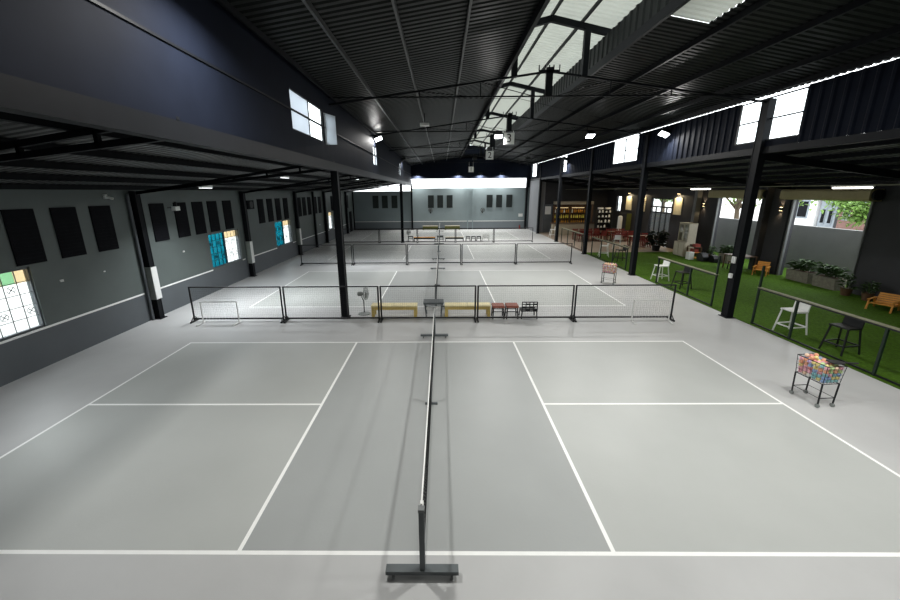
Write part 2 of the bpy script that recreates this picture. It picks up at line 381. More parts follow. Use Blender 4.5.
for i, y in enumerate(BAYS):
    lab = ['black wall column with pale foam guard, nearest on the left wall', 'black wall column with pale foam guard, just past the first teal window', 'black wall column with pale foam guard, just past the second teal window',
           'slim black wall column before the far left window', 'slim black wall column near the back left corner'][i]
    column('wall_column', lab, XL + .13, LBAYS[i], 4.05, .18, .2, guard=i < 3)
column('wall_column', 'slim black wall column midway between far left windows', XL + .13, 24.2, 4.05, .14, .16)
struct(MB().tube([(XL + .06, 8.0, 0), (XL + .06, 8.0, 3.95)], .045, 8).build('downpipe', 'wall_lo'))
struct(MB().box(XL, XL + .1, YB - .16, YB, 0, 4.0).build('trim_5', 'steel'))
struct(MB().box(9.0, 9.2, YB - .2, YB, 0, 5.3).build('trim_6', 'steel'))
for i, y in enumerate(BAYS):
    t = thing('roof_truss', '%s black roof truss from the camera, under the ridge skylight' % ORD[i], 'truss', (0, y, 0), 0, 'trusses of the main hall roof')
    b = MB(); b.bar((XCL, 0, 6.36), (3.18, 0, 7.14), .04, .05); b.build('top_chord', 'steel', t)
    b = MB(); b.bar((XCR, 0, 6.3), (3.18, 0, 7.14), .04, .05); b.build('top_chord', 'steel', t)
    MB().bar((XCL, 0, 6.54), (XCR, 0, 6.5), .03, .035).build('tie_bar', 'steel', t)
    b = MB(); b.box(3.1, 3.28, -.05, .05, 6.5, 7.24); b.box(2.9, 3.46, -.05, .05, 7.1, 7.17)
    for k in (2.9, 3.06, 3.18, 3.3, 3.46): b.box(k - .012, k + .012, -.02, .02, 7.16, 7.3)
    b.build('king_post', 'steel', t)
    b = MB()
    for x in (-.4, 1.3, 4.9, 6.6):
        zc = 7.14 - .8 * abs(x - 3.18) / 6.15; b.bar((x, 0, 6.52), (x, 0, zc), .025); b.bar((x, 0, zc), (x + (1.5 if x < 3 else -1.5), 0, 6.52), .018)
    b.build('web', 'steel', t)
    for x in (2.22, 4.14): MB().box(x - .075, x + .075, -.07, .07, 7.0, 8.18).build('monitor_post', 'steel', t)
    b = MB(); b.bar((1.5, 0, 8.02), (3.17, 0, 8.4), .12, .15); b.bar((3.17, 0, 8.4), (4.75, 0, 8.05), .12, .15); b.build('monitor_rafter', 'steel', t)
    if i < 4: MB().tube([(XCL, .0, 6.56), (3.0, 3.1, 7.14), (XCR, 6.1, 6.5)], .008, 4).build('brace_wire', 'steel', t)
for i, y in enumerate([1.5] + LBAYS):
    t = thing('aisle_truss', '%s black lattice rafter from the camera under the left aisle roof' % ORD[i], 'truss', (0, y, 0), 0, 'rafters of the left aisle roof')
    lo = lambda x: 4.66 + (x - XCL) * .108; hi = lambda x: za(x) - .16
    MB().bar((XL + .05, 0, lo(XL)), (XCL, 0, lo(XCL)), .06, .08).build('bottom_chord', 'steel', t)
    MB().bar((XL + .05, 0, hi(XL) ), (XCL, 0, hi(XCL)), .06, .08).build('top_chord', 'steel', t)
    for x in (-8, -7, -6, -5, -4): MB().bar((x, 0, lo(x)), (x, 0, hi(x)), .05, .06).build('web', 'steel', t)
for i, y in enumerate([1.9] + BAYS):
    t = tag(MB().bar((XCR + .1, y, 4.88), (XR, y, 3.98), .1, .2).build('lounge_rafter', 'steel'), '%s black rafter from the camera under the lounge roof' % ORD[i], 'rafter', 'rafters of the lounge roof')

# ------------------------------------------------------------------ windows and doors (structure)
def grille(b, x, y0, y1, z0, z1, nu, nv, w=.012):
    for i in range(nu + 1): y = y0 + (y1 - y0) * i / nu; b.box(x - w / 2, x + w / 2, y - w / 2, y + w / 2, z0, z1)
    for j in range(nv + 1): z = z0 + (z1 - z0) * j / nv; b.box(x - w / 2, x + w / 2, y0, y1, z - w / 2, z + w / 2)
    for i in range(nu):
        for j in range(nv):
            if (i * 2 + j * 3) % 4 == 1:       # a small flower in some cells
                cy = y0 + (y1 - y0) * (i + .5) / nu; cz = z0 + (z1 - z0) * (j + .5) / nv; r = min((y1 - y0) / nu, (z1 - z0) / nv) * .3
                b.tube([(x, cy + r * math.cos(a * PI / 5), cz + r * math.sin(a * PI / 5)) for a in range(10)], w * .45, 4, True)
                for a in range(4): b.bar((x, cy, cz), (x, cy + r * math.cos(a * PI / 2 + .78), cz + r * math.sin(a * PI / 2 + .78)), w * .9)
    return b
M['colour_glass'] = glass_mat('leaded_glass', (.75, .66, .5), .04); M['green_glass'] = glass_mat('green_glass', (.42, .62, .45), .04)
def lwindow(n, leaves):        # leaves: (y0, y1, kind)
    y0 = leaves[0][0]; y1 = leaves[-1][1]; w = struct(bpy.data.objects.new('window_%d' % n, None)); COL.objects.link(w); w.location = (XL - .09, y0, WZ0)
    b = MB()
    H = WZ1 - WZ0
    for a in [l[0] for l in leaves] + [y1]: b.box(-.03, .05, a - y0 - .025, a - y0 + .025, 0, H)
    b.box(-.03, .05, 0, y1 - y0, 0, .05); b.box(-.03, .05, 0, y1 - y0, H - .05, H)
    b.build('window_frame', 'wall_lo', w)
    for a, c, k in leaves:
        MB().box(-.012, -.006, a - y0 + .025, c - y0 - .025, .05, H - (.34 if k == 'clear' else .05)).build('pane', 'teal' if k == 'teal' else 'glass', w)
        if k == 'clear':
            q0 = a - y0 + .025; q1 = c - y0 - .025; e = [q0, q0 + (q1 - q0) * .5, q0 + (q1 - q0) * .75, q1] if n == 1 else [q0, q1]
            for i in range(len(e) - 1): MB().box(-.012, -.006, e[i], e[i + 1], H - .34, H - .05).build('upper_pane', 'green_glass' if i == 1 else 'colour_glass', w)
        grille(MB(), .02, a - y0 + .02, c - y0 - .02, .04, H - .04, 4, 5, .014 if k == 'clear' else .02).build('grille', 'grey_steel' if k == 'clear' else 'frame_black', w)
lwindow(1, [(3.8, 4.94, 'clear')]); lwindow(2, [(11.63, 12.8, 'teal'), (12.8, 13.92, 'clear')])
lwindow(3, [(17.8, 18.95, 'teal'), (18.95, 20.05, 'clear')]); lwindow(4, [(28.0, 29.25, 'clear')])
# high windows
def hiwin(n, x, y0, y1, z0, z1, mull, panes, rail=True):
    w = struct(bpy.data.objects.new('window_%d' % n, None)); COL.objects.link(w); w.location = (x, y0, z0); b = MB(); H = z1 - z0; L = y1 - y0
    for a in [0, L] + mull: b.box(-.02, .02, a - .02, a + .02, 0, H)
    for z in [0, H] + ([H * .5] if rail else []): b.box(-.02, .02, 0, L, z - .018, z + .018)
    b.build('window_frame', 'frame_black', w)
    e = [0] + mull + [L]
    for i in range(len(e) - 1): MB().box(-.004, .004, e[i] + .02, e[i + 1] - .02, .02, H - .02).build('pane', panes[i], w)
    return w
w = hiwin(5, XCL - .03, 5.2, 7.4, 5.29, 6.1, [1.15], ['frost', 'glass'])
MB().add([(.03, 2.3, -.05), (.25, 2.62, -.02), (.25, 2.62, .72), (.03, 2.3, .75), (.04, 2.3, -.05), (.26, 2.62, -.02), (.26, 2.62, .72), (.04, 2.3, .75)], [(0, 1, 2, 3), (7, 6, 5, 4), (0, 4, 5, 1), (1, 5, 6, 2), (2, 6, 7, 3), (3, 7, 4, 0)]).build('open_sash', 'frost', w)
hiwin(6, XCL - .03, 14.95, 15.95, 5.22, 6.05, [.5], ['glass', 'frost']); hiwin(7, XCL - .03, 25.8, 26.8, 5.22, 6.05, [.5], ['glass', 'frost']); hiwin(8, XCL - .03, 7.55, 7.95, 5.25, 6.05, [], ['glass'], False)
for i, (a, c) in enumerate(RW): hiwin(12 + i, XCR + .02, a, c, 5.3, 6.42, [(c - a) * .5] if i else [1.1], ['glass', 'glass'])
# lounge side openings
w = hiwin(16, XR + .1, 30.6, 31.5, 2.15, 3.43, [.5], ['glass', 'glass'])
d = struct(bpy.data.objects.new('door_1', None)); COL.objects.link(d); d.location = (XR + .08, 23.1, 0)
b = MB()
for y in (0, .66, 1.325, 1.99, 2.65): b.box(-.03, .03, y - .045, y + .045, 0, 2.75)
for z in (.08, 2.35, 2.75, 3.36): b.box(-.03, .03, 0, 2.65, z - .05, z + .05)
for y in (0, 1.325, 2.65): b.box(-.03, .03, y - .045, y + .045, 2.75, 3.4)
b.box(-.03, .03, 0, 2.65, .5, .58); b.build('door_frame', 'frame_black', d)
for i in range(4): MB().box(-.006, .006, i * .6625 + .05, i * .6625 + .61, .1, 2.7).build('pane', 'glass', d)
for i in range(2): MB().box(-.006, .006, i * 1.325 + .05, i * 1.325 + 1.28, 2.8, 3.32).build('transom_pane', 'glass', d)
for n, (a, c) in enumerate(RDOOR):
    d = struct(bpy.data.objects.new('door_%d' % (n + 2), None)); COL.objects.link(d); d.location = (XR - .02, a, 0); L = c - a
    for y in (0, L): MB().box(-.04, .06, y - .035, y + .035, 0, 3.52).build('guide_rail', 'grey_steel', d)
    b = MB(); b.prism([(0, 3.5), (-.42, 3.5), (-.48, 3.58), (-.48, 3.86), (-.42, 3.93), (0, 3.93)], -.25, L + .25, lambda u, v, q: (u, q, v)); b.build('shutter_box', 'cream', d)
    b = MB(); b.lathe([(.2, 0), (.2, .22)], 14, (-.22, -.34, 3.72), Matrix.Rotation(-PI / 2, 4, 'X')); b.build('shutter_motor', 'frame_black', d)
struct(MB().box(XL, XL + .03, 35.0, 36.0, 0, 2.05).build('door_4', 'vent'))
for y in (14.25, 15.3, 20.3): struct(MB().box(XR - (.08 if y < 15 else .3), XR, y - .13, y + .13, 0, 4.2).build('trim_7', 'grey_steel' if y > 20 else 'darkwall'))
# cream boards in the lounge wall with a small wall washer over each
for n, (a, c) in enumerate(NICHE):
    lab = ['cream lit wall board right of the glazed double door', 'cream lit wall board just left of the glazed double door', 'cream lit wall board, second left of the glazed double door'][n]
    tag(MB().box(XR - .04, XR, a, c, 2.32, 3.43).build('wall_board', 'panel_cream'), lab, 'wall board', 'cream boards on the lounge wall')
    t = thing('picture_light', 'small warm wall washer above the ' + ['cream board right of the glazed door', 'first cream board left of the glazed door', 'farthest cream board'][n], 'lamp', (XR, (a + c) / 2, 3.72), 0, 'warm wall washers')
    MB().box(-.16, 0, -.1, .1, -.03, .03).build('housing', 'frame_black', t); MB().box(-.15, -.03, -.08, .08, -.04, -.03).build('bulb', 'warm', t)
    L = bpy.data.lights.new('washer_light', 'AREA'); L.energy = 30; L.color = (1, .8, .5); L.size = .12; lo = bpy.data.objects.new('washer_light', L); COL.objects.link(lo); lo.location = (XR - .2, (a + c) / 2, 3.67); lo.rotation_euler = (0, R(12), 0)

# ------------------------------------------------------------------ dark vent panels
def vent_panel(label, loc, w, h, axis, m, group):
    t = thing('vent_panel', label, 'vent', loc, 0, group)
    b = MB()
    n = 14
    if axis == 'x':
        b.box(0, .03, 0, w, 0, h); s = MB()
        for i in range(n): z = h * (i + .5) / n; s.box(.03, .04, .03, w - .03, z - .012, z + .012)
    else:
        b.box(0, w, -.03, 0, 0, h); s = MB()
        for i in range(n): z = h * (i + .5) / n; s.box(.03, w - .03, -.04, -.03, z - .012, z + .012)
    b.build('panel', m, t); s.build('louvre', m, t); return t
bayP = [([4.69, 5.71, 6.73], 'first bay of the left wall'), ([8.82, 9.94, 10.92, 11.86, 12.94], 'second bay of the left wall'), ([16.03, 17.08, 18.12, 19.2], 'third bay of the left wall'), ([21.4, 22.3, 23.3, 24.6, 25.6], 'fourth bay of the left wall'), ([28.9, 29.9, 30.9, 34.2], 'farthest bay of the left wall')]
for ps, wh in bayP:
    for i, y in enumerate(ps): vent_panel('tall black vent panel, %s from the left in the %s' % (['first', 'second', 'third', 'fourth', 'fifth'][i], wh), (XL, y, 2.43), .64, 1.23, 'x', 'vent', 'vent panels on the left wall')
for ps, wh in (([-7.13, -6.15, -5.13], 'left trio on the back wall'), ([-1.27, -.28, .72], 'middle trio on the back wall'), ([4.93, 5.94, 7.0], 'right trio on the back wall')):
    for i, x in enumerate(ps): vent_panel('tall dark vent panel, %s of the %s' % (['left one', 'middle one', 'right one'][i], wh), (x, YB, 2.28), .62, 1.3, 'y', 'backvent', 'vent panels on the back wall')

# ------------------------------------------------------------------ flood lamps
def flood(label, loc, tilt, kind='lens', group=None, power=0, arm=None):
    t = thing('flood_lamp', label, 'lamp', loc, 0, group)
    Rm = Matrix.Rotation(R(tilt[0]), 3, 'X') @ Matrix.Rotation(R(tilt[1]), 3, 'Y')
    b = MB()
    for a in (-.17, .16): b.box(a, a + .01, -.14, .14, -.06, .06, Rm)
    for a in (-.14, .13): b.box(-.17, .17, a, a + .01, -.06, .06, Rm)
    b.box(-.17, .17, -.14, .14, .03, .06, Rm)
    for k in range(7): b.box(-.15, .15, -.12 + k * .04, -.11 + k * .04, .06, .1, Rm)
    b.build('housing', 'frame_black', t)
    z = -.085 if kind == 'lens' else .0
    MB().box(-.16, .16, -.13, .13, z, z + .04, Rm).build('lens', kind, t)
    MB().bar((0, 0, .06), arm or (0, 0, .3), .03).build('bracket', 'steel', t)
    if power:
        L = bpy.data.lights.new('flood_light', 'AREA'); L.shape = 'RECTANGLE'; L.size = .3; L.size_y = .24; L.energy = power; L.spread = R(160); L.color = (1, .985, .95)
        lo = bpy.data.objects.new('flood_light', L); COL.objects.link(lo)
        lo.matrix_world = Matrix.Translation(loc) @ Rm.to_4x4() @ Matrix.Translation((0, 0, -.1))
G = 'flood lamps of the hall'
struct(MB().bar((XCL, 1.7, 6.54), (XCR, 1.7, 6.5), .03, .035).build('tie_bar', 'steel'))
for y, nm in ((1.7, 'in the row above the nearest court'), (14.27, 'in the lit row over the second court'), (26.5, 'in the added far row above the third fence')):  # far row is added to light the middle courts
    k = 'lens' if y < 20 else 'lens_dim'; LP = 150 if y < 20 else 185; tx = 22 if 10 < y < 20 else 0
    dy = .3 if y > 10 else 0
    flood('bright flood lamp on the left navy wall, ' + nm, (XCL + (.16 if y > 10 else .9), y + dy * 4, 6.45), (-tx, -24 if y > 10 else 0), k, G, LP * (.7 if y > 10 else 1), (-.14 if y > 10 else -.88, 0, .06))
    flood('bright flood lamp under the ridge skylight, ' + nm, (2.72, y, 6.36), (-tx, 0), k, G, LP, (0, .0, .16))
    flood('bright flood lamp under the right roof slope, ' + nm, (6.75, y, 6.34), (-tx, 0), k, G, LP, (0, 0, .16))
    flood('bright flood lamp by the right navy wall, ' + nm, (9.05, y - 1.7, 6.15), (-tx, 24), k, G, LP * .75, (.28, 0, .06))
for i, x in enumerate((-2.3, 1.9, 4.2, 6.4)):
    flood('small lamp high on the navy back wall, %s from the left' % ['first', 'second', 'third', 'fourth'][i], (x, YB - .3, 5.72), (0, 0), 'lens_dim', 'lamps on the back wall', 170, (0, .28, .06))
t = thing('flood_lamp', 'unlit white flood lamp fixed under the left roof slope', 'lamp', (-.45, 12.3, 6.5)); MB().box(-.18, .18, -.12, .12, -.05, .04).build('housing', 'paper', t); MB().bar((0, 0, .04), (0, 0, .4), .03).build('bracket', 'steel', t)
for i, (x, y, zb) in enumerate(((-7.4, 9.0, 4.14), (-5.5, 10.7, 4.5), (-4.2, 16.7, 4.62), (-6.4, 1.95, 4.2))):
    t = thing('aisle_lamp', '%s small batten lamp from the camera under the left aisle roof' % ORD[i], 'lamp', (x, y, zb), 0, 'batten lamps of the left aisle')
    MB().box(-.06, .06, -.28, .28, .0, .08).build('housing', 'white', t); MB().box(-.05, .05, -.27, .27, -.02, 0).build('diffuser', 'lens_dim', t); MB().bar((0, 0, .07), (0, 0, za(x) - zb + .01), .02).build('hanger', 'steel', t)
    L = bpy.data.lights.new('batten_light', 'AREA'); L.shape = 'RECTANGLE'; L.size = .1; L.size_y = .5; L.spread = R(118); L.energy = 90 if i < 3 else 42; L.color = (.95, .98, 1)
    lo = bpy.data.objects.new('batten_light', L); COL.objects.link(lo); lo.location = (x, y, zb - .04)
    if i == 3: t['label'] = 'added batten lamp of the left aisle, out of view before the nearest left window'  # extra unseen lamp, added to fill the dark aisle floor
# lounge tube lights on a conduit
tag(MB().tube([(12, 1, 4.05), (12, YE, 4.05)], .016, 6).build('conduit', 'rail_wood'), 'thin pale conduit running under the lounge roof, carrying the tube lights', 'conduit')
for (y0, y1, lab) in ((7.3, 8.42, 'bright tube light near the right frame edge, above the near shutter door'), (13.65, 15.0, 'bright tube light above the wall beside the far shutter door')):
    t = thing('tube_light', lab, 'lamp', (12, y0, 3.98), 0, 'tube lights of the lounge')
    MB().box(-.04, .04, 0, y1 - y0, .02, .065).build('batten', 'white', t); MB().tube([(0, .03, 0), (0, y1 - y0 - .03, 0)], .026, 8).build('tube', 'tube', t)
    L = bpy.data.lights.new('tube_glow', 'AREA'); L.shape = 'RECTANGLE'; L.size = .1; L.size_y = y1 - y0; L.energy = 22; L.color = (1, .93, .8)
    lo = bpy.data.objects.new('tube_glow', L); COL.objects.link(lo); lo.location = (12, (y0 + y1) / 2, 3.93)
for y, lab in ((14.56, 'small up-down wall sconce on the pier between the shutter doors'), (19.85, 'small up-down wall sconce on the dark wall left of the far shutter door')):
    x = XR
    t = thing('wall_sconce', lab, 'lamp', (x, y, 3.05), 0, 'wall sconces of the lounge')
    MB().box(-.09, 0, -.05, .05, -.07, .07).build('body', 'frame_black', t)
    for z in (-.08, .07): MB().box(-.08, -.02, -.04, .04, z, z + .01).build('bulb', 'warm', t)
    for s in (-1, 1):
        L = bpy.data.lights.new('sconce_light', 'SPOT'); L.energy = 10; L.color = (1, .72, .42); L.spot_size = R(100); L.spot_blend = .6; L.shadow_soft_size = .02
        lo = bpy.data.objects.new('sconce_light', L); COL.objects.link(lo); lo.location = (x - .09, y, 3.05 + s * .1); lo.rotation_euler = (0 if s < 0 else PI, 0, 0)

# ------------------------------------------------------------------ number signs hanging from the trusses
def glyph(ch, size):
    cu = bpy.data.curves.new('numeral', 'FONT'); cu.body = ch; cu.size = size; cu.extrude = .004; cu.align_x = 'CENTER'; cu.align_y = 'CENTER'
    o = bpy.data.objects.new('tmp', cu); COL.objects.link(o); me = bpy.data.meshes.new_from_object(o.evaluated_get(bpy.context.evaluated_depsgraph_get())); bpy.data.objects.remove(o); return me
for ch, y, x, z in (('3', 14.2, 3.18, 6.2), ('2', 20.38, 3.1, 6.05), ('1', 32.4, 2.9, 5.9)):
    t = thing('number_sign', 'white square sign with black number %s hanging below the ridge' % ch, 'sign', (x, y, z), 0, 'court number signs')
    MB().box(-.23, .23, -.015, .015, -.24, .24).build('board', 'paper', t)
    me = glyph(ch, .5); me.materials.append(M['frame_black']); o = bpy.data.objects.new('numeral', me); COL.objects.link(o); o.parent = t; o.location = (0, -.02, 0); o.rotation_euler = (PI / 2, 0, 0)
    for s in (-.18, .18): MB().tube([(s, 0, .23), (s, 0, 6.52 - z)], .008, 5).build('hanger', 'white', t)

# ------------------------------------------------------------------ nets
def make_net():
    t = thing('court_net', 'net', 'net', (-.06, 0, 0), 0, 'portable nets, one on each court')
    L0, L1 = -.255, 6.4
    for y in (L0, L1):
        bs = MB(); bs.box(-.39, .38, y - .045, y + .045, .06, .105); bs.build('base', 'base_grey', t)
        for s in (-1, 1):
            w = MB(); w.box(s * .31 - .025, s * .31 + .025, y - .03, y + .03, .045, .062); w.tube([(s * .31 - .014, y - .03, .03), (s * .31 + .014, y - .03, .03)], .03, 14); w.build('caster', 'grey_steel', t)
        p = MB(); p.box(-.028, .028, y - .028, y + .028, .1, .86); p.build('post', 'base_grey', t)
        c = MB(); c.box(-.032, .032, y - .032, y + .032, .85, .885); c.build('post_cap', 'grey_steel', t)
    n = MB(); n.wires((0, L0 + .05, .07), (0, 1, 0), (0, 0, 1), L1 - L0 - .1, .78, .055, .055, .0015); n.build('net_mesh', 'net', t)
    tp = MB()
    N = 16
    for i in range(N):
        f = lambda q: .9 - .04 * (1 - (2 * q - 1) ** 2); a, c = i / N, (i + 1) / N
        tp.bar((0, L0 + .04 + (L1 - L0 - .08) * a, f(a) - .03), (0, L0 + .04 + (L1 - L0 - .08) * c, f(c) - .03), .014, .052)
    tp.build('top_tape', 'tape', t)
    st = MB(); st.box(-.01, .01, 3.03, 3.08, .03, .83); st.box(-.12, .12, 3.03, 3.08, .0, .03); st.build('centre_strap', 'base_grey', t)
    MB().box(-.018, .018, L0 + .05, L0 + .12, .72, .86).build('tie_strap', 'tape', t)
    MB().box(-.006, .006, L0 + .04, L1 - .04, .045, .075).build('bottom_tape', 'net', t)
    return t
NL = ['black wheeled net with white top tape across the nearest court', 'black wheeled net with white top tape on the second court, behind the first divider', 'black wheeled net on the third court, behind the second divider', 'farthest black wheeled net, before the back wall bench']
pn = make_net()
for i, c in enumerate(COURTS): first_or_dup(pn, i, (-.015, c, 0), 0, NL[i])

# ------------------------------------------------------------------ divider fences
def make_fence():
    L = 3.04
    t = thing('divider_panel', 'p', 'divider', (0, 0, 0), 0, 'g')
    MB().tube([(.03, 0, 1.13), (L - .03, 0, 1.13)], .022, 8).build('top_rail', 'frame_black', t)
    MB().tube([(.03, 0, .10), (L - .03, 0, .10)], .03, 8).build('bottom_rail', 'frame_black', t)
    for x in (.04, L - .04):
        MB().tube([(x, 0, .02), (x, 0, 1.14)], .027, 8).build('post', 'frame_black', t)
        b = MB(); b.bar((x, -.2, .025), (x, .2, .025), .045, .045); b.bar((x, -.17, .04), (x, 0, .2), .02); b.bar((x, .17, .04), (x, 0, .2), .02)
        b.build('foot', 'frame_black', t)
    MB().wires((.06, 0, .11), (1, 0, 0), (0, 0, 1), L - .12, 1.01, .06, .06, .0011).build('net_mesh', 'fnet', t)
    return t
pf = make_fence(); k = 0
FJ = [-7.75, -4.8, -1.76, 1.28, 4.32]
FW = ['leftmost', 'second from left', 'middle', 'second from right', 'rightmost']
for r, y in enumerate(FENCES):
    for i, x in enumerate(FJ):
        first_or_dup(pf, k, (x, y, 0), 0, '%s black net divider panel in the %s' % (FW[i], ['near row, behind the nearest court', 'second row, behind the second court', 'far row of dividers'][r]), 'divider panels, ' + ['near row', 'second row', 'far row'][r]).scale = (.965 if i == 0 else 1.025 if i == 4 else 1, 1, 1); k += 1

# ------------------------------------------------------------------ small white practice nets
def make_goal():
    t = thing('practice_net', 'p', 'practice net', (0, 0, 0), 0, 'small white practice nets')
    W, H = 1.14, .70
    MB().tube([(0, 0, .03), (0, 0, H), (W, 0, H), (W, 0, .03)], .018, 8).build('frame', 'white', t)
    for x in (0, W): MB().tube([(x + .02, .06, .02), (x - .04, -.3, .02)], .018, 8).build('foot', 'white', t)
    MB().wires((.02, 0, .06), (1, 0, 0), (0, 0, 1), W - .04, H - .08, .1, .1, .0018).build('net_mesh', 'pale_net', t)
    return t
pg = make_goal()
first_or_dup(pg, 0, (-7.34, 7.68, 0), 0, 'small white framed practice net before the left end of the near divider')
first_or_dup(pg, 1, (6.1, 7.68, 0), 0, 'small white framed practice net before the right end of the near divider')

# ------------------------------------------------------------------ fans
def make_fan(h=1.0):
    t = thing('pedestal_fan', 'f', 'fan', (0, 0, 0))
    b = MB(); b.lathe([(.02, .05), (.06, .04), (.2, .02), (.21, 0)][::-1], 20); b.build('base', 'fan_grey', t, True)
    MB().tube([(0, 0, .03), (.0, 0, .45), (-.05, 0, h - .35), (-.05, 0, h - .2)], [.016, .016, .014, .014], 8).build('pole', 'frame_black', t)
    Ry = Matrix.Rotation(PI / 2, 4, 'Y'); z = h - .22
    b = MB(); b.lathe([(.03, -.02), (.07, 0), (.08, .1), (.05, .17)], 14, (-.18, 0, z), Ry); b.build('motor', 'fan_grey', t, True)
    b = MB()
    for rr, dx in ((.22, .0), (.2, .05), (.14, .075), (.07, .085), (.2, -.05), (.14, -.07)):
        b.tube([(dx + .08, rr * math.cos(a * PI / 10), z + rr * math.sin(a * PI / 10)) for a in range(20)], .006, 5, True)
    for a in range(16):
        ca, sa = math.cos(a * PI / 8), math.sin(a * PI / 8)
        for s in (1, -1): b.tube([(.08, .22 * ca, z + .22 * sa), (.08 + s * .055, .18 * ca, z + .18 * sa), (.08 + s * .085, .05 * ca, z + .05 * sa)], .0035, 4)
    b.build('cage', 'fan_grey', t)
    b = MB()
    for k in range(3):
        a = k * 2 * PI / 3; vs = []
        for rr, wd in ((.03, .25), (.1, .5), (.19, .45)):
            for s in (-1, 1): vs.append((.08 + s * .02, rr * math.cos(a + s * wd), z + rr * math.sin(a + s * wd)))
        b.add(vs, [(0, 2, 3, 1), (2, 4, 5, 3)])
    b.tube([(.05, 0, z), (.12, 0, z)], .035, 10); b.build('blades', 'fan_grey', t)
    return t
pfan = make_fan(.92)
first_or_dup(pfan, 0, (-2.42, 8.55, 0), 6, 'grey pedestal fan between the black column and the near yellow bench')
first_or_dup(pfan, 1, (-2.6, 27.6, 0), -60, 'far grey pedestal fan beside the farthest court column')
for i, x in enumerate((-1.0, 4.5)):
    t = thing('wall_fan', ['dark wall fan below the middle trio of back vents', 'dark wall fan below the right trio of back vents'][i], 'fan', (x, YB, 2.0), 0, 'fans on the back wall')
    MB().box(-.05, .05, -.06, 0, -.3, .1).build('bracket', 'frame_black', t)
    MB().tube([(0, -.05, 0), (0, -.25, .04)], .025, 8).build('arm', 'frame_black', t)
    b = MB()
    for rr, dy in ((.22, 0), (.19, -.05), (.12, -.07), (.19, .04)): b.tube([(rr * math.cos(a * PI / 8), -.32 + dy, .04 + rr * math.sin(a * PI / 8)) for a in range(16)], .008, 5, True)
    for a in range(12): b.tube([(.22 * math.cos(a * PI / 6), -.32, .04 + .22 * math.sin(a * PI / 6)), (.03 * math.cos(a * PI / 6), -.4, .04 + .03 * math.sin(a * PI / 6))], .005, 4)
    b.build('cage', 'frame_black', t)
    b = MB()
    for k in range(3): a = k * 2 * PI / 3; b.add([(0, -.32, .04), (.18 * math.cos(a), -.3, .04 + .18 * math.sin(a)), (.18 * math.cos(a + .9), -.35, .04 + .18 * math.sin(a + .9))], [(0, 1, 2)])
    b.build('blades', 'fan_grey', t)

# ------------------------------------------------------------------ benches, stools, table by the dividers
def bench(name, label, x0, x1, y, h, top, leg, group=None, d=.36, split=True, cat='bench', leg_w=.1):
    t = thing(name, label, cat, ((x0 + x1) / 2, y, 0), 0, group); L = x1 - x0
    if split:
        for a, c in ((-L / 2, -.006), (.006, L / 2)): MB().box(a, c, -d / 2, d / 2, h - .045, h).build('seat', top, t)
    else: MB().box(-L / 2, L / 2, -d / 2, d / 2, h - .045, h).build('seat', top, t)
    b = MB(); b.box(-L / 2 + .04, L / 2 - .04, -d / 2 + .03, -d / 2 + .06, h - .15, h - .045); b.box(-L / 2 + .04, L / 2 - .04, d / 2 - .06, d / 2 - .03, h - .15, h - .045); b.build('apron', leg, t)
    for sx in (-1, 1):
        for sy in (-1, 1):
            x = sx * (L / 2 - leg_w / 2 - .01); yy = sy * (d / 2 - .05); MB().box(x - leg_w / 2, x + leg_w / 2, yy - .04, yy + .04, 0, h - .045).build('leg', leg, t)
    return t
bench('wooden_bench', 'yellow wooden bench beside the pedestal fan, behind the near divider', -2.12, -.62, 8.37, .385, 'pale_wood', 'yellow_wood', 'yellow benches behind the near divider')
bench('wooden_bench', 'pale yellow wooden bench right of the net, behind the near divider', .28, 1.78, 8.37, .385, 'pale_wood', 'yellow_wood', 'yellow benches behind the near divider')
def small_stool(name, label, x, y, w, h, top, group, rail=True):
    t = thing(name, label, 'stool', (x, y, 0), 0, group)
    MB().box(-w / 2, w / 2, -.18, .18, h - .07, h).build('seat', top, t)
    for sx in (-1, 1):
        for sy in (-1, 1): MB().bar((sx * (w / 2 - .01), sy * .16, 0), (sx * (w / 2 - .03), sy * .15, h - .07), .034).build('leg', 'frame_black', t)
    b = MB()
    for sy in (-1, 1): b.bar((-w / 2 + .02, sy * .155, h * .55), (w / 2 - .02, sy * .155, h * .55), .022)
    for sx in (-1, 1): b.bar((sx * (w / 2 - .02), -.155, h * .4), (sx * (w / 2 - .02), .155, h * .4), .022)
    b.build('stretcher', 'frame_black', t); return t
small_stool('low_stool', 'low stool with rust red seat, left of the pair behind the near divider', 2.0, 8.12, .38, .44, 'brick_red', 'rust topped stools')
small_stool('low_stool', 'low stool with rust red seat, right of the pair behind the near divider', 2.44, 8.12, .38, .44, 'brick_red', 'rust topped stools')
# dark slatted side table at the net end
t = thing('side_table', 'small dark grey slatted table between the two yellow benches', 'table', (-.08, 8.37, 0))
b = MB()
for i in range(5): b.box(-.33, .33, -.21 + i * .086, -.14 + i * .086, .47, .5)
b.box(-.32, .32, -.2, -.17, .42, .47); b.box(-.32, .32, .17, .2, .42, .47); b.build('table_top', 'base_grey', t)
for sx in (-1, 1):
    for sy in (-1, 1): MB().bar((sx * .24, sy * .17, 0), (sx * .28, sy * .17, .42), .035).build('leg', 'base_grey', t)
MB().box(-.24, .24, -.13, .13, .24, .265).build('lower_shelf', 'paper', t)
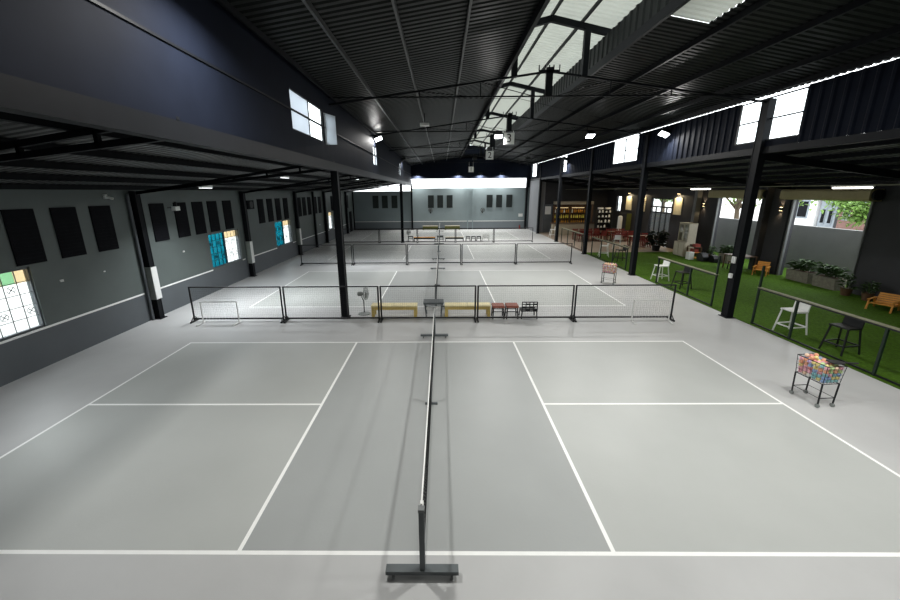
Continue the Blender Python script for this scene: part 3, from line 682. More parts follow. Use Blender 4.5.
# patterned chair: perforated back
def holed_chair(label, loc, rz, m, sc=1):
    t = thing('perforated_chair', label, 'chair', loc, rz)
    b = MB()
    for i in range(5): x = -.24 + i * .12; b.box(x - .012, x + .012, .16, .2, .26, .56)
    for z in (.26, .33, .40, .48, .56): b.box(-.25, .25, .16, .2, z - .012, z + .012)
    for i in range(4):
        for j in range(3):
            if (i + j) % 2 == 0: b.box(-.24 + i * .12, -.12 + i * .12, .17, .19, .26 + j * .1, .33 + j * .09)
    b.build('backrest', m, t)
    b = MB()
    for i in range(6): b.box(-.25, .25, -.2 + i * .065, -.155 + i * .065, .25, .275)
    b.box(-.25, -.22, -.2, .18, .22, .25); b.box(.22, .25, -.2, .18, .22, .25); b.build('seat', m, t)
    for sx in (-1, 1):
        for sy in (-1, 1): MB().bar((sx * .25, sy * .19, 0), (sx * .23, sy * .17, .24), .03).build('leg', m, t)
    return t
holed_chair('dark perforated low chair right of the rust topped stools', (2.98, 8.14, 0), 180, 'frame_black')
# far row behind the third divider
g = 'furniture behind the far divider'
small_stool('low_stool', 'dark open frame stool left of the far orange bench', -2.36, 27.0, .42, .46, 'frame_black', None)
bench('wooden_bench', 'long orange brown bench behind the far divider, left of the net', -2.1, -.35, 27.0, .38, 'orange_wood', 'frame_black', None, split=False, leg_w=.05)
bench('side_table', 'small dark table at the net end behind the far divider', -.2, .32, 27.0, .5, 'base_grey', 'base_grey', None, split=False, cat='table', leg_w=.04)
bench('wooden_bench', 'long dark framed bench behind the far divider, right of the net', .46, 1.96, 27.0, .38, 'cream_cab', 'frame_black', None, split=False, leg_w=.05)
for i, x in enumerate((2.32, 2.76, 3.2)): small_stool('low_stool', 'dark low stool behind the far divider, %s of three from the left' % ['first', 'second', 'third'][i], x, 27.0, .36, .42, 'frame_black', 'dark stools behind the far divider')
holed_chair('white perforated chair behind the far divider, right of the dark stools', (3.75, 27.05, 0), 180, 'white')
for x0, x1, lab in ((-1.85, -.2, 'olive cushioned bench against the back wall, left of the farthest net'), (.5, 2.1, 'olive cushioned bench against the back wall, right of the farthest net')):
    t = bench('padded_bench', lab, x0, x1, 36.6, .44, 'cream_cab', 'olive', 'padded benches at the back wall', split=False)
    MB().box(-(x1 - x0) / 2 + .03, (x1 - x0) / 2 - .03, -.14, .14, .05, .30).build('cushion', 'olive', t)

# ------------------------------------------------------------------ ball carts
def make_cart():
    t = thing('ball_cart', 'c', 'cart', (0, 0, 0), 0, 'wire ball carts')
    bz, tz = .48, .84; bw, bl, tw, tl = .165, .25, .185, .275
    cr = lambda w, l, z: [(-w, -l, z), (w, -l, z), (w, l, z), (-w, l, z)]
    b = MB(); b.tube(cr(tw, tl, tz), .009, 6, True); b.tube(cr(bw, bl, bz), .009, 6, True)
    lo, hi = cr(bw, bl, bz), cr(tw, tl, tz)
    for i in range(4):
        j = (i + 1) % 4; n = 8 if i % 2 else 5
        for k in range(n + 1):
            f = k / n; p = Vector(lo[i]).lerp(Vector(lo[j]), f); q = Vector(hi[i]).lerp(Vector(hi[j]), f); b.tube([p, q], .002 if 0 < k < n else .005, 4)
        for k in range(1, 4): f = k / 4; b.tube([Vector(lo[i]).lerp(Vector(hi[i]), f), Vector(lo[j]).lerp(Vector(hi[j]), f)], .002, 4)
    for k in range(6): x = -bw + 2 * bw * k / 5; b.tube([(x, -bl, bz), (x, bl, bz)], .003, 4)
    for k in range(9): y = -bl + 2 * bl * k / 8; b.tube([(-bw, y, bz), (bw, y, bz)], .003, 4)
    b.build('basket', 'frame_black', t)
    for sx in (-1, 1):
        for sy in (-1, 1):
            q = MB().tube([(sx * bw, sy * bl, bz), (sx * .15, sy * .245, .06)], .014, 8).build('leg', 'frame_black', t)
            w = MB(); w.tube([(sx * .15 - .014, sy * .245, .038), (sx * .15 + .014, sy * .245, .038)], .038, 12); w.build('caster', 'fan_grey', q)
    b = MB(); b.tube([(-.155, -.246, .19), (.155, -.246, .19)], .008, 6); b.tube([(-.155, .246, .19), (.155, .246, .19)], .008, 6); b.tube([(-.155, -.246, .19), (-.155, .246, .19)], .005, 6); b.tube([(.155, -.246, .19), (.155, .246, .19)], .005, 6)
    b.build('stretcher', 'frame_black', t)
    return t
pc = make_cart()
carts = [first_or_dup(pc, 0, (7.34, 3.17, 0), 4, 'wire ball cart heaped with mixed coloured balls, beside the nearest court'), first_or_dup(pc, 1, (7.52, 12.65, 0), 52, 'far wire ball cart of pink and peach balls, beside the second court')]
BR = .037
def make_ball(color):
    b = MB().ball((0, 0, 0), BR, 14, 9); me = b.build('pickleball', 'ball_' + color, None, True); m = me.data; bpy.data.objects.remove(me); return m
bm_ = {c: make_ball(c) for c in BALLC}
def fill(cart, colors, where, grp, seed, layers=5):
    rnd = random.Random(seed); Mw = Matrix.Translation(cart.location) @ Matrix.Rotation(cart.rotation_euler.z, 4, 'Z')
    for l in range(layers):
        z = .48 + .045 + l * .064; f = min(1, (z - .48) / .36); w = .165 + .02 * f - .043; d = .25 + .025 * f - .043
        if l >= layers - 1: w *= .66; d *= .8
        nx_ = max(2, int(2 * w / .0755) + 1); ny_ = max(2, int(2 * d / .0755) + 1)
        for i in range(nx_):
            for j in range(ny_):
                edge = i == 0 or j == 0 or l >= layers - 2
                if cart is carts[0] and l == layers - 1 and j < ny_ * .45: continue
                if not edge or (l >= layers - 1 and rnd.random() < .12): continue
                x = -w + 2 * w * i / (nx_ - 1); y = -d + 2 * d * j / (ny_ - 1)
                p = Mw @ Vector((x + rnd.uniform(-.003, .003), y + rnd.uniform(-.003, .003), z + (rnd.uniform(0, .018) if l >= layers - 2 else 0)))
                if cart is carts[0] and j < 3: c = rnd.choice(['teal', 'green', 'blue', 'teal', 'yellow', 'pink'] if l < 3 else ['orange', 'peach', 'green', 'pink', 'yellow', 'teal'])
                else: c = rnd.choice(colors)
                o = bpy.data.objects.new('pickleball', bm_[c]); COL.objects.link(o); o.location = p
                tag(o, '%s plastic ball heaped in the %s' % (c, where), 'ball', grp)
fill(carts[0], ['orange', 'yellow', 'pink', 'orange', 'yellow', 'purple', 'peach', 'white', 'blue', 'red', 'pink'], 'ball cart beside the nearest court', 'balls in the near cart', 3, 6)
fill(carts[1], ['pink', 'peach', 'peach', 'pink', 'yellow', 'white', 'orange'], 'far ball cart beside the second court', 'balls in the far cart', 5, 6)
# paddle lying on the heap
t = thing('paddle', 'black paddle lying on the balls, handle over the cart edge', 'paddle', (7.4, 3.0, .885), -10)
b = MB(); b.prism([(-.07, -.085), (.1, -.085), (.15, -.025), (.15, .025), (.1, .085), (-.07, .085), (-.1, .06), (-.1, -.06)], -.008, .008, lambda u, v, q: (u, v, q)); b.build('blade', 'frame_black', t)
MB().tube([(.15, 0, 0), (.36, 0, .0)], [.016, .017], 8).build('handle', 'rubber', t)

# ------------------------------------------------------------------ bar rail along the turf
def rail(label, y0, y1, posts, tall=(), bottom=True):
    t = thing('bar_rail', label, 'railing', (9.6, y0, 0), 0, 'bar rails along the turf edge'); L = y1 - y0
    MB().box(-.03, .06, 0, L, 1.13, 1.16).build('rail_top', 'rail_wood', t)
    MB().box(-.02, .02, 0, L, 1.09, 1.13).build('rail_frame', 'frame_black', t)
    for y in posts:
        p = MB().box(-.024, .024, y - y0 - .024, y - y0 + .024, .01, 1.8 if y in tall else 1.13).build('post', 'green_steel', t)
    if bottom: MB().box(-.015, .015, 0, L, .03, .06).build('bottom_rail', 'frame_black', t)
    return t
rail('wood topped bar rail on black posts along the turf, nearest stretch', -.5, 7.45, (-.4, 2.1, 4.13, 6.17, 7.41), (7.41,))
rail('wood topped bar rail in front of the white and dark stools', 9.14, 12.7, (9.18, 10.5, 12.62), (9.18,))
rail('wood topped bar rail between the second and third turf columns', 15.4, 20.0, (15.45, 17.0, 18.6, 19.95))
rail('farthest wood topped bar rail, before the lit bar', 21.6, 26.1, (21.65, 23.1, 24.6, 26.05))

# ------------------------------------------------------------------ bar stools
def make_stool(name, m):
    t = thing(name, 's', 'stool', (0, 0, 0), 0, 'bar stools at the rail')      # faces -X, back at +X
    b = MB(); b.prism([(-.2, .66), (.18, .645), (.2, .665), (.2, .685), (-.2, .70), (-.225, .68)], -.21, .21, lambda u, v, q: (u, q, v)); b.build('seat', m, t)
    b = MB(); b.prism([(.17, .66), (.205, .66), (.25, .93), (.222, .94)], -.2, .2, lambda u, v, q: (u, q, v)); b.build('backrest', m, t)
    for sx in (-1, 1):
        for sy in (-1, 1): MB().bar((sx * .18, sy * .18, .66), (sx * .27, sy * .235, 0.012), .03).build('leg', m, t)
    f = lambda z: (.18 + .09 * (1 - z / .66), .18 + .055 * (1 - z / .66))
    b = MB(); x, y = f(.24); b.bar((-x, -y, .24), (-x, y, .24), .03)
    b.bar((x, -y, .24), (x, y, .24), .03); b.bar((-x, -y, .24), (x, -y, .24), .028); b.bar((-x, y, .24), (x, y, .24), .028); b.build('footrest', m, t)
    return t
ps = make_stool('bar_stool', 'white'); pk = make_stool('bar_stool', 'frame_black')
for i, (x, y, rz, lab) in enumerate(((10.06, 6.67, 8, 'white bar stool on the turf, nearest the camera, left of the black stool'), (10.03, 13.1, 5, 'white bar stool beside the second turf column'), (10.15, 19.45, -15, 'far white bar stool behind the third column'), (12.33, 22.5, 60, 'white bar stool out on the paving, before the red chairs'), (9.9, 29.4, 0, 'farthest white stool, below the notice board'))): first_or_dup(ps, i, (x, y, 0), rz, lab)
for i, (x, y, rz, lab) in enumerate(((10.13, 5.38, 10, 'black bar stool on the turf, nearest the ball cart'), (10.15, 11.75, 10, 'black bar stool beyond the near divider end'), (10.35, 17.7, 0, 'dark bar stool behind the far ball cart'))): first_or_dup(pk, i, (x, y, 0), rz, lab)

# wicker stool cut by the frame edge
t = thing('wicker_stool', 'dark brown wicker stool on the turf at the right frame edge', 'stool', (10.62, 4.0, .012))
b = MB(); b.lathe([(.2, .3), (.26, .32), (.27, .36), (.24, .4)], 20); b.build('seat', 'brown_wood', t, True)
for k in range(4): a = k * PI / 2 + .4; MB().bar((.2 * math.cos(a), .2 * math.sin(a), .31), (.25 * math.cos(a), .25 * math.sin(a), 0), .05).build('leg', 'brown_wood', t)
b = MB(); b.tube([(.22 * math.cos(a * PI / 8), .22 * math.sin(a * PI / 8), .12) for a in range(16)], .014, 6, True); b.build('ring', 'brown_wood', t)

# ------------------------------------------------------------------ lounge chairs, table
def make_lounge():
    t = thing('lounge_chair', 'l', 'chair', (0, 0, 0), 0, 'orange wooden lounge chairs')          # faces -X
    b = MB()
    for k in range(6): b.box(-.32 + k * .105, -.23 + k * .105, -.28, .28, .33 - k * .012, .355 - k * .012)
    b.build('seat', 'orange_wood', t)
    b = MB()
    for k in range(5): z = .34 + k * .095; x = .27 + k * .045; b.bar((x, -.28, z), (x, .28, z), .02, .085, (.4, 0, .9))
    b.build('backrest', 'orange_wood', t)
    for s in (-1, 1):
        MB().bar((-.34, s * .31, 0.012), (-.26, s * .31, .5), .05).build('leg', 'orange_wood', t); MB().bar((.38, s * .31, 0.012), (.2, s * .31, .5), .05).build('leg', 'orange_wood', t)
        MB().box(-.36, .36, s * .31 - .04, s * .31 + .04, .5, .53).build('armrest', 'orange_wood', t)
        MB().bar((-.3, s * .29, .3), (.3, s * .29, .25), .035).build('side_rail', 'orange_wood', t)
    return t
pl = make_lounge()
first_or_dup(pl, 0, (14.95, 8.7, 0), 25, 'orange wooden lounge chair by the charcoal wall at the right frame edge').scale = (.9, .9, .68)
dup(pl, (15.3, 14.05, 0), 40, 'orange wooden lounge chair by the thin table, between the shutter doors').scale = (.8, .8, .8)
t = thing('garden_table', 'thin topped dark table beside the far orange lounge chair', 'table', (15.25, 15.35, 0))
MB().box(-.45, .45, -.55, .55, .72, .745).build('table_top', 'brown_wood', t)
for sx in (-1, 1):
    for sy in (-1, 1): MB().bar((sx * .4, sy * .5, 0.012), (sx * .4, sy * .5, .72), .04).build('leg', 'brown_wood', t)
small = small_stool('low_stool', 'low brown stool under the thin topped garden table', 14.95, 15.3, .36, .44, 'brown_wood', None); small.location.z = .012

# ------------------------------------------------------------------ planters and plants
def foliage(n, r, h, L, W, seed, spread=1.):
    b = MB(); q = random.Random(seed)
    for i in range(n):
        a = q.uniform(0, 2 * PI); rr = r * math.sqrt(q.random()); z = h * q.uniform(.05, 1)
        d = Vector((math.cos(a) * spread, math.sin(a) * spread, q.uniform(.1, .9)))
        b.leaf((rr * math.cos(a) * .7, rr * math.sin(a) * .7, z * .7), d, L * q.uniform(.6, 1.2), W * q.uniform(.7, 1.2), q.uniform(.1, .5))
    for i in range(7): a = q.uniform(0, 2 * PI); b.tube([(0, 0, 0), (r * .4 * math.cos(a), r * .4 * math.sin(a), h * .7)], .008, 4)
    return b
for i, (y0, y1, lab) in enumerate(((12.3, 13.32, 'long stone trough of leafy plants, left one in the near shutter opening'), (11.17, 12.08, 'shorter stone trough of leafy plants, right one in the near shutter opening'), (16.9, 17.6, 'stone trough of plants in the far shutter opening'))):
    t = thing('stone_planter', lab, 'planter', (16.05, (y0 + y1) / 2, 0), 0, 'stone planters in the shutter openings'); L = (y1 - y0) / 2
    b = MB(); b.prism([(-.2, 0), (.2, 0), (.25, .46), (-.25, .46)], -L, L, lambda u, v, q: (u, q, v + .012)); b.build('trough', 'stone', t)
    MB().box(-.2, .2, -L + .05, L - .05, .44, .475).build('soil', 'brown_wood', t)
    for k in range(3):
        o = foliage(46, .2, .6, .32, .13, 11 + i * 5 + k).build('plant', 'leaf', t); o.location = (0, (k - 1) * L * .45, .46)
for i, (x, y, r, h, lab) in enumerate(((15.6, 10.5, .2, .8, 'dark leafy shrub beside the right guide rail of the near shutter'), (15.65, 9.8, .18, .6, 'small dark shrub against the charcoal wall beside the near shutter'), (15.75, 18.15, .15, .7, 'dark leafy shrub beside the far shutter guide rail'))):
    t = thing('potted_shrub', lab, 'plant', (x, y, .012), 0, 'shrubs along the right wall')
    MB().lathe([(.13, 0), (.17, .26), (.18, .28)], 16).build('pot', 'brown_wood', t)
    o = foliage(80, r, h, .2, .08, 40 + i).build('foliage', 'leaf', t); o.location = (0, 0, .24)
t = thing('dark_bush', 'large near black potted bush before the red chairs', 'plant', (14.55, 21.6, .006))
MB().lathe([(.2, 0), (.27, .36), (.28, .38)], 18).build('pot', 'frame_black', t)
o = foliage(420, .62, 1.35, .34, .12, 77).build('foliage', 'leaf_dark', t); o.location = (0, 0, .3)

# ------------------------------------------------------------------ white display cabinet and bits by the right wall
t = thing('display_cabinet', 'cream display cabinet with glass upper doors by the charcoal wall', 'cabinet', (15.15, 19.7, 0), 0)
b = MB(); b.box(-.3, .35, -.5, .5, .05, .85); b.box(-.28, .33, -.48, .48, .012, .05); b.build('base_cabinet', 'cream_cab', t)
for s in (-1, 1): MB().box(-.32, -.3, s * .25 - .23, s * .25 + .23, .1, .8).build('door', 'cream_cab', t)
b = MB(); b.box(.3, .35, -.48, .48, .85, 1.95); b.box(-.12, .3, -.48, -.44, .85, 1.95); b.box(-.12, .3, .44, .48, .85, 1.95); b.box(-.14, .35, -.5, .5, 1.95, 2.0); b.box(-.1, .3, -.44, .44, 1.38, 1.4); b.build('upper_cabinet', 'cream_cab', t)
for s in (-1, 1):
    b = MB()
    for y in (s * .24 - .2, s * .24 + .2): b.box(-.15, -.12, y - .03, y + .03, .88, 1.93)
    for z in (.9, 1.91): b.box(-.15, -.12, s * .24 - .2, s * .24 + .2, z - .03, z + .03)
    dr = b.build('glass_door', 'cream_cab', t); MB().box(-.138, -.132, s * .24 - .18, s * .24 + .18, .92, 1.89).build('pane', 'glass', dr)
t = thing('wooden_rack', 'low brown wooden rack right of the cream cabinet', 'rack', (15.15, 18.7, .012))
for z in (.04, .36, .68): MB().box(-.22, .22, -.32, .32, z - .015, z + .015).build('shelf', 'orange_wood' if z < .5 else 'brown_wood', t)
for sx in (-1, 1):
    for sy in (-1, 1): MB().box(sx * .2 - .02, sx * .2 + .02, sy * .3 - .02, sy * .3 + .02, 0, .70).build('upright', 'brown_wood', t)
for i, (x, y, z, a, bb, c, m, lab) in enumerate(((15.15, 18.55, .71, .3, .25, .16, 'redbox', 'dark red box on top of the brown rack'), (15.12, 18.82, .71, .25, .2, .1, 'brown_wood', 'flat brown box on top of the brown rack'), (15.14, 18.65, .39, .3, .3, .2, 'redbox', 'dark red box on the middle shelf of the brown rack'), (14.72, 18.35, .012, .28, .3, .42, 'paper', 'white carton on the turf before the brown rack'))):
    t = thing('storage_box', lab, 'box', (x, y, z)); MB().box(-a / 2, a / 2, -bb / 2, bb / 2, 0, c - .02).build('body', m, t); MB().box(-a / 2 - .008, a / 2 + .008, -bb / 2 - .008, bb / 2 + .008, c - .03, c).build('lid', m, t)
for i, (x, y, s, lab) in enumerate(((15.05, 17.75, .5, 'black stuffed bag on the turf right of the white carton'), (15.4, 17.35, .42, 'smaller black bag beside the far shutter rail'))):
    b = MB(); b.prism([(-.5, 0), (.5, 0), (.56, .45), (.42, .85), (.1, .95), (-.3, .9), (-.54, .5)], -.32, .32, lambda u, v, q: (q * s, u * s, v * s))
    t = thing('black_bag', lab, 'bag', (x, y, .012)); b.build('body', 'frame_black', t); MB().tube([(0, -.2 * s, .9 * s), (0, -.1 * s, 1.15 * s), (0, .1 * s, 1.15 * s), (0, .2 * s, .9 * s)], .012, 6).build('handle', 'rubber', t)

# ------------------------------------------------------------------ dining tables and red chairs
def make_chair():
    t = thing('dining_chair', 'c', 'chair', (0, 0, 0), 0, 'red chairs of the lounge')       # faces +Y
    MB().box(-.21, .21, -.2, .22, .43, .47).build('seat', 'red', t)
    b = MB()
    for k in range(3): b.bar((-.2, -.22 - k * .025, .58 + k * .12), (.2, -.22 - k * .025, .58 + k * .12), .02, .09)
    b.build('backrest', 'red', t)
    for sx in (-1, 1):
        MB().bar((sx * .2, .2, 0.006), (sx * .19, .19, .43), .035).build('leg', 'red', t); MB().bar((sx * .2, -.2, 0.006), (sx * .2, -.29, .9), .035).build('leg', 'red', t)
    return t
pd = make_chair(); k = 0
tabs = [(12.2, 27.2, 1.25, 'brown dining table left, among the red chairs'), (14.5, 26.9, .9, 'brown dining table before the cream boards'), (14.7, 23.6, .9, 'dining table by the glazed double door, with a pale top')]
for i, (x, y, L, lab) in enumerate(tabs):
    t = thing('dining_table', lab, 'table', (x, y, 0), 0, 'dining tables of the lounge')
    MB().box(-L, L, -.38, .38, .71, .75).build('table_top', 'brown_wood' if i < 2 else 'beige', t)
    for sx in (-1, 1):
        for sy in (-1, 1): MB().box(sx * (L - .08) - .03, sx * (L - .08) + .03, sy * .3 - .03, sy * .3 + .03, .006, .71).build('leg', 'brown_wood', t)
    nm = ['left brown dining table', 'brown table before the cream boards', 'pale table by the glazed door'][i]
    n = 4 if i == 0 else 3
    for s in (-1, 1):
        for q in range(n):
            px = x - L + .38 + (2 * L - .76) * q / (n - 1)
            first_or_dup(pd, k, (px, y + s * .52, 0), 0 if s < 0 else 180, 'red chair, %s from left, %s side of the %s' % (['first', 'second', 'third', 'fourth'][q], 'near' if s < 0 else 'far', nm)); k += 1
t = thing('hanging_bag', 'tall white cylindrical bag hanging from a black frame behind the red chairs', 'bag', (15.1, 28.3, .32))
MB().lathe([(.1, 0), (.17, .02), (.18, .2), (.18, 1.35), (.17, 1.52), (.05, 1.58)], 18).build('body', 'white', t, True); MB().tube([(0, 0, 1.57), (0, 0, 1.76)], .015, 6).build('strap', 'frame_black', t)
t = thing('cloth_stand', 'black standing frame with dark olive cloth, holding the white bag', 'frame', (15.1, 28.3, .006), 0)
b = MB(); b.tube([(.5, 0, 0), (.5, 0, 2.1), (-.12, 0, 2.1)], .022, 8); b.tube([(1.0 - .1, 0, 0), (.9, 0, 2.1), (.5, 0, 2.1)], .022, 8); b.bar((.5, -.3, .02), (.5, .3, .02), .04); b.bar((.9, -.3, .02), (.9, .3, .02), .04); b.build('frame', 'frame_black', t)
b = MB(); b.ribs((.5, -.03, .7), (0, 0, 1), (1, 0, 0), 1.36, .4, .1, .04, (0, -1, 0)); b.build('cloth', 'olive', t)

# ------------------------------------------------------------------ lit bar, shelving, notice board
t = thing('bar_counter', 'dark bar counter with pale front below the lit bottle shelves', 'counter', (12.2, 31.2, 0))
MB().box(-1.9, 1.9, -.25, .25, .006, 1.05).build('body', 'beige', t); MB().box(-2.0, 2.0, -.32, .32, 1.05, 1.1).build('counter_top', 'brown_wood', t)
t = thing('bar_canopy', 'beige fascia canopy over the lit bar', 'canopy', (12.75, 32.5, 0))
MB().box(-1.9, 1.35, -.9, .6, 2.72, 2.98).build('fascia', 'beige', t); MB().box(-1.85, 1.3, -.85, .55, 2.69, 2.72).build('soffit', 'brown_wood', t)
for x in (-1.84, 1.29): MB().box(x - .05, x + .05, -.85, -.75, .006, 2.69).build('post', 'brown_wood', t)
b1 = thing('bottle_shelf', 'lit brown shelf unit of bottles behind the bar, left one', 'shelf', (11.7, 33.15, 0)); b2 = thing('bottle_shelf', 'lit brown shelf unit of bottles behind the bar, right one', 'shelf', (13.25, 33.15, 0))
for sh in (b1, b2):
    MB().box(-.75, .75, .18, .22, .006, 2.6).build('back_panel', 'brown_wood', sh)
    for x in (-.75, .75): MB().box(x - .03, x + .03, -.18, .18, .006, 2.6).build('side', 'brown_wood', sh)
    for z in (.9, 1.4, 1.9, 2.4): MB().box(-.72, .72, -.18, .18, z - .02, z).build('board', 'brown_wood', sh)
    bb = MB().box(-.6, .6, -.06, -.02, 2.35, 2.37).build('strip_light', 'strip', sh)
    L = bpy.data.lights.new('shelf_light', 'AREA'); L.shape = 'RECTANGLE'; L.size = 1.2; L.size_y = .06; L.energy = 2.2; L.color = (1, .8, .45)
    lo = bpy.data.objects.new('shelf_light', L); COL.objects.link(lo); lo.location = (sh.location.x, 32.85, 2.6)
q = random.Random(9)
def bottle_mesh(m):
    b = MB(); b.lathe([(.05, 0), (.055, .02), (.055, .2), (.02, .27), (.02, .34), (.024, .35)], 10); o = b.build('bottle', m, None, True); me = o.data; bpy.data.objects.remove(o); return me
bms = [bottle_mesh('amber'), bottle_mesh('lemon'), bottle_mesh('paper')]
for n, sh in enumerate((b1, b2)):
    for zi, z in enumerate((.9, 1.4, 1.9)):
        for i in range(7):
            kind = 1 if zi == 1 else (0 if zi == 0 else q.choice((0, 2)))
            o = bpy.data.objects.new('bottle', bms[kind]); COL.objects.link(o); o.location = (sh.location.x - .6 + i * .2 + q.uniform(-.03, .03), 33.05, z)
            tag(o, '%s bottle on the %s shelf of the %s unit behind the bar' % (['amber', 'yellow', 'white'][kind], ['lowest', 'middle', 'top'][zi], ['left', 'right'][n]), 'bottle', 'bottles behind the bar')
t = thing('open_shelving', 'black open shelving stacked with white goods right of the lit bar', 'shelf', (14.5, 30.2, 0))
MB().box(-.62, .62, .2, .24, .006, 2.35).build('back_panel', 'frame_black', t)
for x in (-.62, .62): MB().box(x - .03, x + .03, -.2, .2, .006, 2.35).build('side', 'frame_black', t)
for z in (.3, .75, 1.2, 1.65, 2.05, 2.35): MB().box(-.6, .6, -.2, .2, z - .03, z).build('board', 'frame_black', t)
for zi, z in enumerate((.75, 1.2, 1.65, 2.05)):
    for i in range(4):
        x = 14.5 - .45 + i * .3 + q.uniform(-.04, .04); h = q.uniform(.12, .25)
        if zi == 0 and i == 3: continue
        t = tag(MB().lathe([(.07, 0), (.075, .02), (.075, h * .8), (.05, h), (.05, h + .02)], 12).build('jar', 'paper', None, True, (x, 30.1, z)), 'white jar, %s from left on the %s white row of black shelving' % (['first', 'second', 'third', 'fourth'][i], ['lowest', 'second', 'third', 'top'][zi]), 'jar', 'white goods on the black shelving')
for x in (14.15, 14.8): tag(MB().box(-.2, .2, -.12, .12, 0, .14).build('carton', 'paper', None, False, (x, 30.15, 2.35)), 'white carton on top of the black shelving, ' + ('left' if x < 15 else 'right') + ' one', 'box', 'cartons on the shelving')
t = thing('notice_board', 'dark board with white notice beside the lit bar', 'board', (10.45, 33.36, 0))
MB().box(-.42, .42, -.05, 0, .006, 2.7).build('panel', 'wall_lo', t); MB().box(-.3, .26, -.06, -.05, 1.75, 2.5).build('notice', 'paper', t)
tag(MB().box(8.35, 8.8, YB - .02, YB, 1.3, 1.62).build('wall_notice', 'paper'), 'small white notice low on the right of the back wall', 'sign')
t = thing('fire_extinguisher', 'small red extinguisher at the foot of the back wall, right corner', 'extinguisher', (8.5, YB - .14, 0)); MB().lathe([(.07, 0), (.075, .02), (.075, .36), (.03, .43)], 14).build('cylinder', 'red', t, True); MB().box(-.03, .05, -.02, .02, .43, .48).build('valve', 'frame_black', t)
# small things on the left wall
t = thing('extractor_fan', 'square black extractor fan between second column and its vents', 'fan', (XL, 14.95, 3.2)); MB().box(0, .08, 0, .6, 0, .42).build('housing', 'vent', t); MB().lathe([(.15, 0), (.17, .03)], 18, (.08, .3, .21), Matrix.Rotation(PI / 2, 4, 'Y')).build('grille', 'frame_black', t)
t = thing('security_camera', 'white security camera high on the left wall, before the nearest wall column', 'camera', (XL, 7.3, 3.9), 0, 'white devices on the left wall'); MB().box(0, .05, -.04, .04, -.06, .06).build('mount', 'white', t); MB().tube([(.04, 0, 0), (.18, .06, -.06)], .035, 10).build('body', 'white', t)
t = thing('wall_spotlight', 'white box spotlight over the second bay vent panels', 'lamp', (XL, 9.65, 3.4), 0, 'white devices on the left wall'); MB().bar((0, 0, .1), (.25, 0, .1), .025).build('arm', 'frame_black', t); MB().box(.22, .36, -.11, .11, 0, .14).build('body', 'white', t); MB().box(.26, .34, -.02, .02, .14, .3).build('bracket', 'frame_black', t)
for y, z, lab in ((5.55, 1.9, 'small white socket beside the nearest left window'), (6.75, 1.88, 'tiny white hook on the left wall, before the nearest wall column'), (10.05, 1.92, 'small white socket in the second bay of the left wall'), (25.6, 1.55, 'small white switch plate before the far left window')):
    t = thing('wall_socket', lab, 'socket', (XL, y, z), 0, 'sockets on the left wall'); s = .4 if 'tiny' in lab else .7
    MB().box(0, .02, -.06 * s, .06 * s, -.04 * s, .04 * s).build('plate', 'white', t); MB().box(.02, .026, -.02 * s, .02 * s, -.02 * s, .02 * s).build('insert', 'paper', t)

# ------------------------------------------------------------------ outside the shutters
tag(MB().box(18.0, 18.25, 2, 32, -.1, 2.2).build('boundary_wall', 'bnd'), 'grey rendered boundary wall outside the shutter openings', 'wall')
def tree(label, x, y, h, branches, leaves, seed, cr, z0):
    t = thing('tree', label, 'tree', (x, y, -.07)); q = random.Random(seed); b = MB()
    b.tube([(0, 0, 0), (.05, .05, h * .4), (0, .1, h * .6)], [.2, .16, .13], 10); tips = []
    for k in range(branches):
        a = 2 * PI * k / branches + q.uniform(-.3, .3); r = cr * q.uniform(.6, 1)
        p = [(0, .1, h * .55), (r * .4 * math.cos(a), r * .4 * math.sin(a), h * .72), (r * math.cos(a), r * math.sin(a), h * q.uniform(.8, 1))]
        b.tube(p, [.1, .06, .025], 7); tips.append(p[2]); tips.append(p[1])
    b.build('trunk', 'bark', t); f = MB()
    for i in range(leaves):
        c = q.choice(tips); d = Vector((q.gauss(0, 1), q.gauss(0, 1), q.gauss(0, .6)))
        f.leaf(Vector(c) + d * .45, Vector((q.gauss(0, 1), q.gauss(0, 1), q.gauss(0, .5))), .32, .16, .3)
    f.build('foliage', 'leaf_tree', t)
tree('bare branched tree outside the far shutter opening', 21.0, 23.5, 4.8, 7, 200, 3, 1.9, 0)
tree('leafy green tree outside the near shutter opening, right side', 24.6, 18.2, 3.7, 8, 1700, 4, 1.5, 0)
tree('leafy tree with a long branch outside the near shutter opening, left side', 20.2, 19.0, 4.6, 6, 160, 8, 1.5, 0)
tree('leafy tree seen through the glazed double door', 21.5, 33.4, 4.9, 8, 900, 14, 1.8, 0)
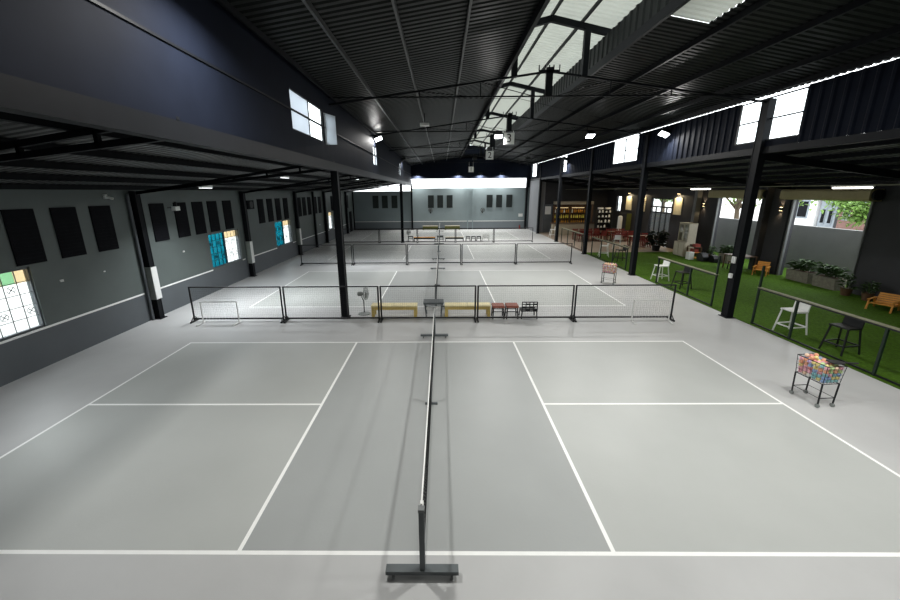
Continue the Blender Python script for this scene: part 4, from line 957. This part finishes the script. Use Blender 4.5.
def house(label, x, y0, y1, h, m, name='house'):
    t = thing(name, label, 'house', (x, y0, -.07)); L = y1 - y0
    MB().box(0, 4, 0, L, 0, h).build('wall', m, t); MB().prism([(-.25, h), (4.2, h), (2, h + .9)], -.1, L + .1, lambda u, v, q: (u, q, v)).build('roof', 'shutter', t)
    for i in range(2):
        yy = L * (.28 + .44 * i); w = MB().box(-.04, .02, yy - L * .13, yy + L * .13, h * .45, h * .8).build('window', 'shutter', t); MB().box(-.05, -.04, yy - L * .1, yy + L * .1, h * .48, h * .77).build('pane', 'vent', w)
house('white house beyond the boundary wall, left in the near shutter opening', 28.2, 25.3, 29, 4.0, 'outwhite')
house('grey shuttered shed beyond the boundary wall', 28.3, 23.9, 25.1, 3.3, 'shutter', 'shed')
house('red brick house beyond the boundary wall', 28, 21.6, 23.4, 4.2, 'brick')

# ------------------------------------------------------------------ world, camera, view
w = bpy.data.worlds.new('overcast_sky'); SC.world = w; w.use_nodes = True; nt = w.node_tree
bg = nt.nodes['Background']; bg.inputs['Color'].default_value = (.93, .97, 1, 1); bg.inputs['Strength'].default_value = 4.2
cam = bpy.data.cameras.new('camera'); co = bpy.data.objects.new('camera', cam); COL.objects.link(co)
cam.sensor_width = 36; cam.lens = 371.08 / 900 * 36; cam.shift_x = 11.85 / 900; cam.shift_y = -11.74 / 900; cam.clip_end = 300; cam.clip_start = .05
pi_, ya, ro = .2553, -.0117, -.0080
f = Vector((math.sin(ya) * math.cos(pi_), math.cos(ya) * math.cos(pi_), -math.sin(pi_))); r = Vector((math.cos(ya), -math.sin(ya), 0)); u = r.cross(f)
c, s = math.cos(ro), math.sin(ro); r2 = c * r + s * u; u2 = -s * r + c * u
mw = Matrix((r2, u2, -f)).transposed().to_4x4(); mw.translation = (.2092, -3.3143, 3.9708); co.matrix_world = mw
SC.camera = co
vs = SC.view_settings; vs.view_transform = 'Standard'; vs.look = 'None'; vs.exposure = .13; vs.gamma = 1; vs.use_curve_mapping = False
try: SC.cycles.use_denoising = True
except Exception: pass
SC.cycles.max_bounces = 8; SC.cycles.transparent_max_bounces = 24; SC.cycles.diffuse_bounces = 4; SC.cycles.sample_clamp_indirect = 6
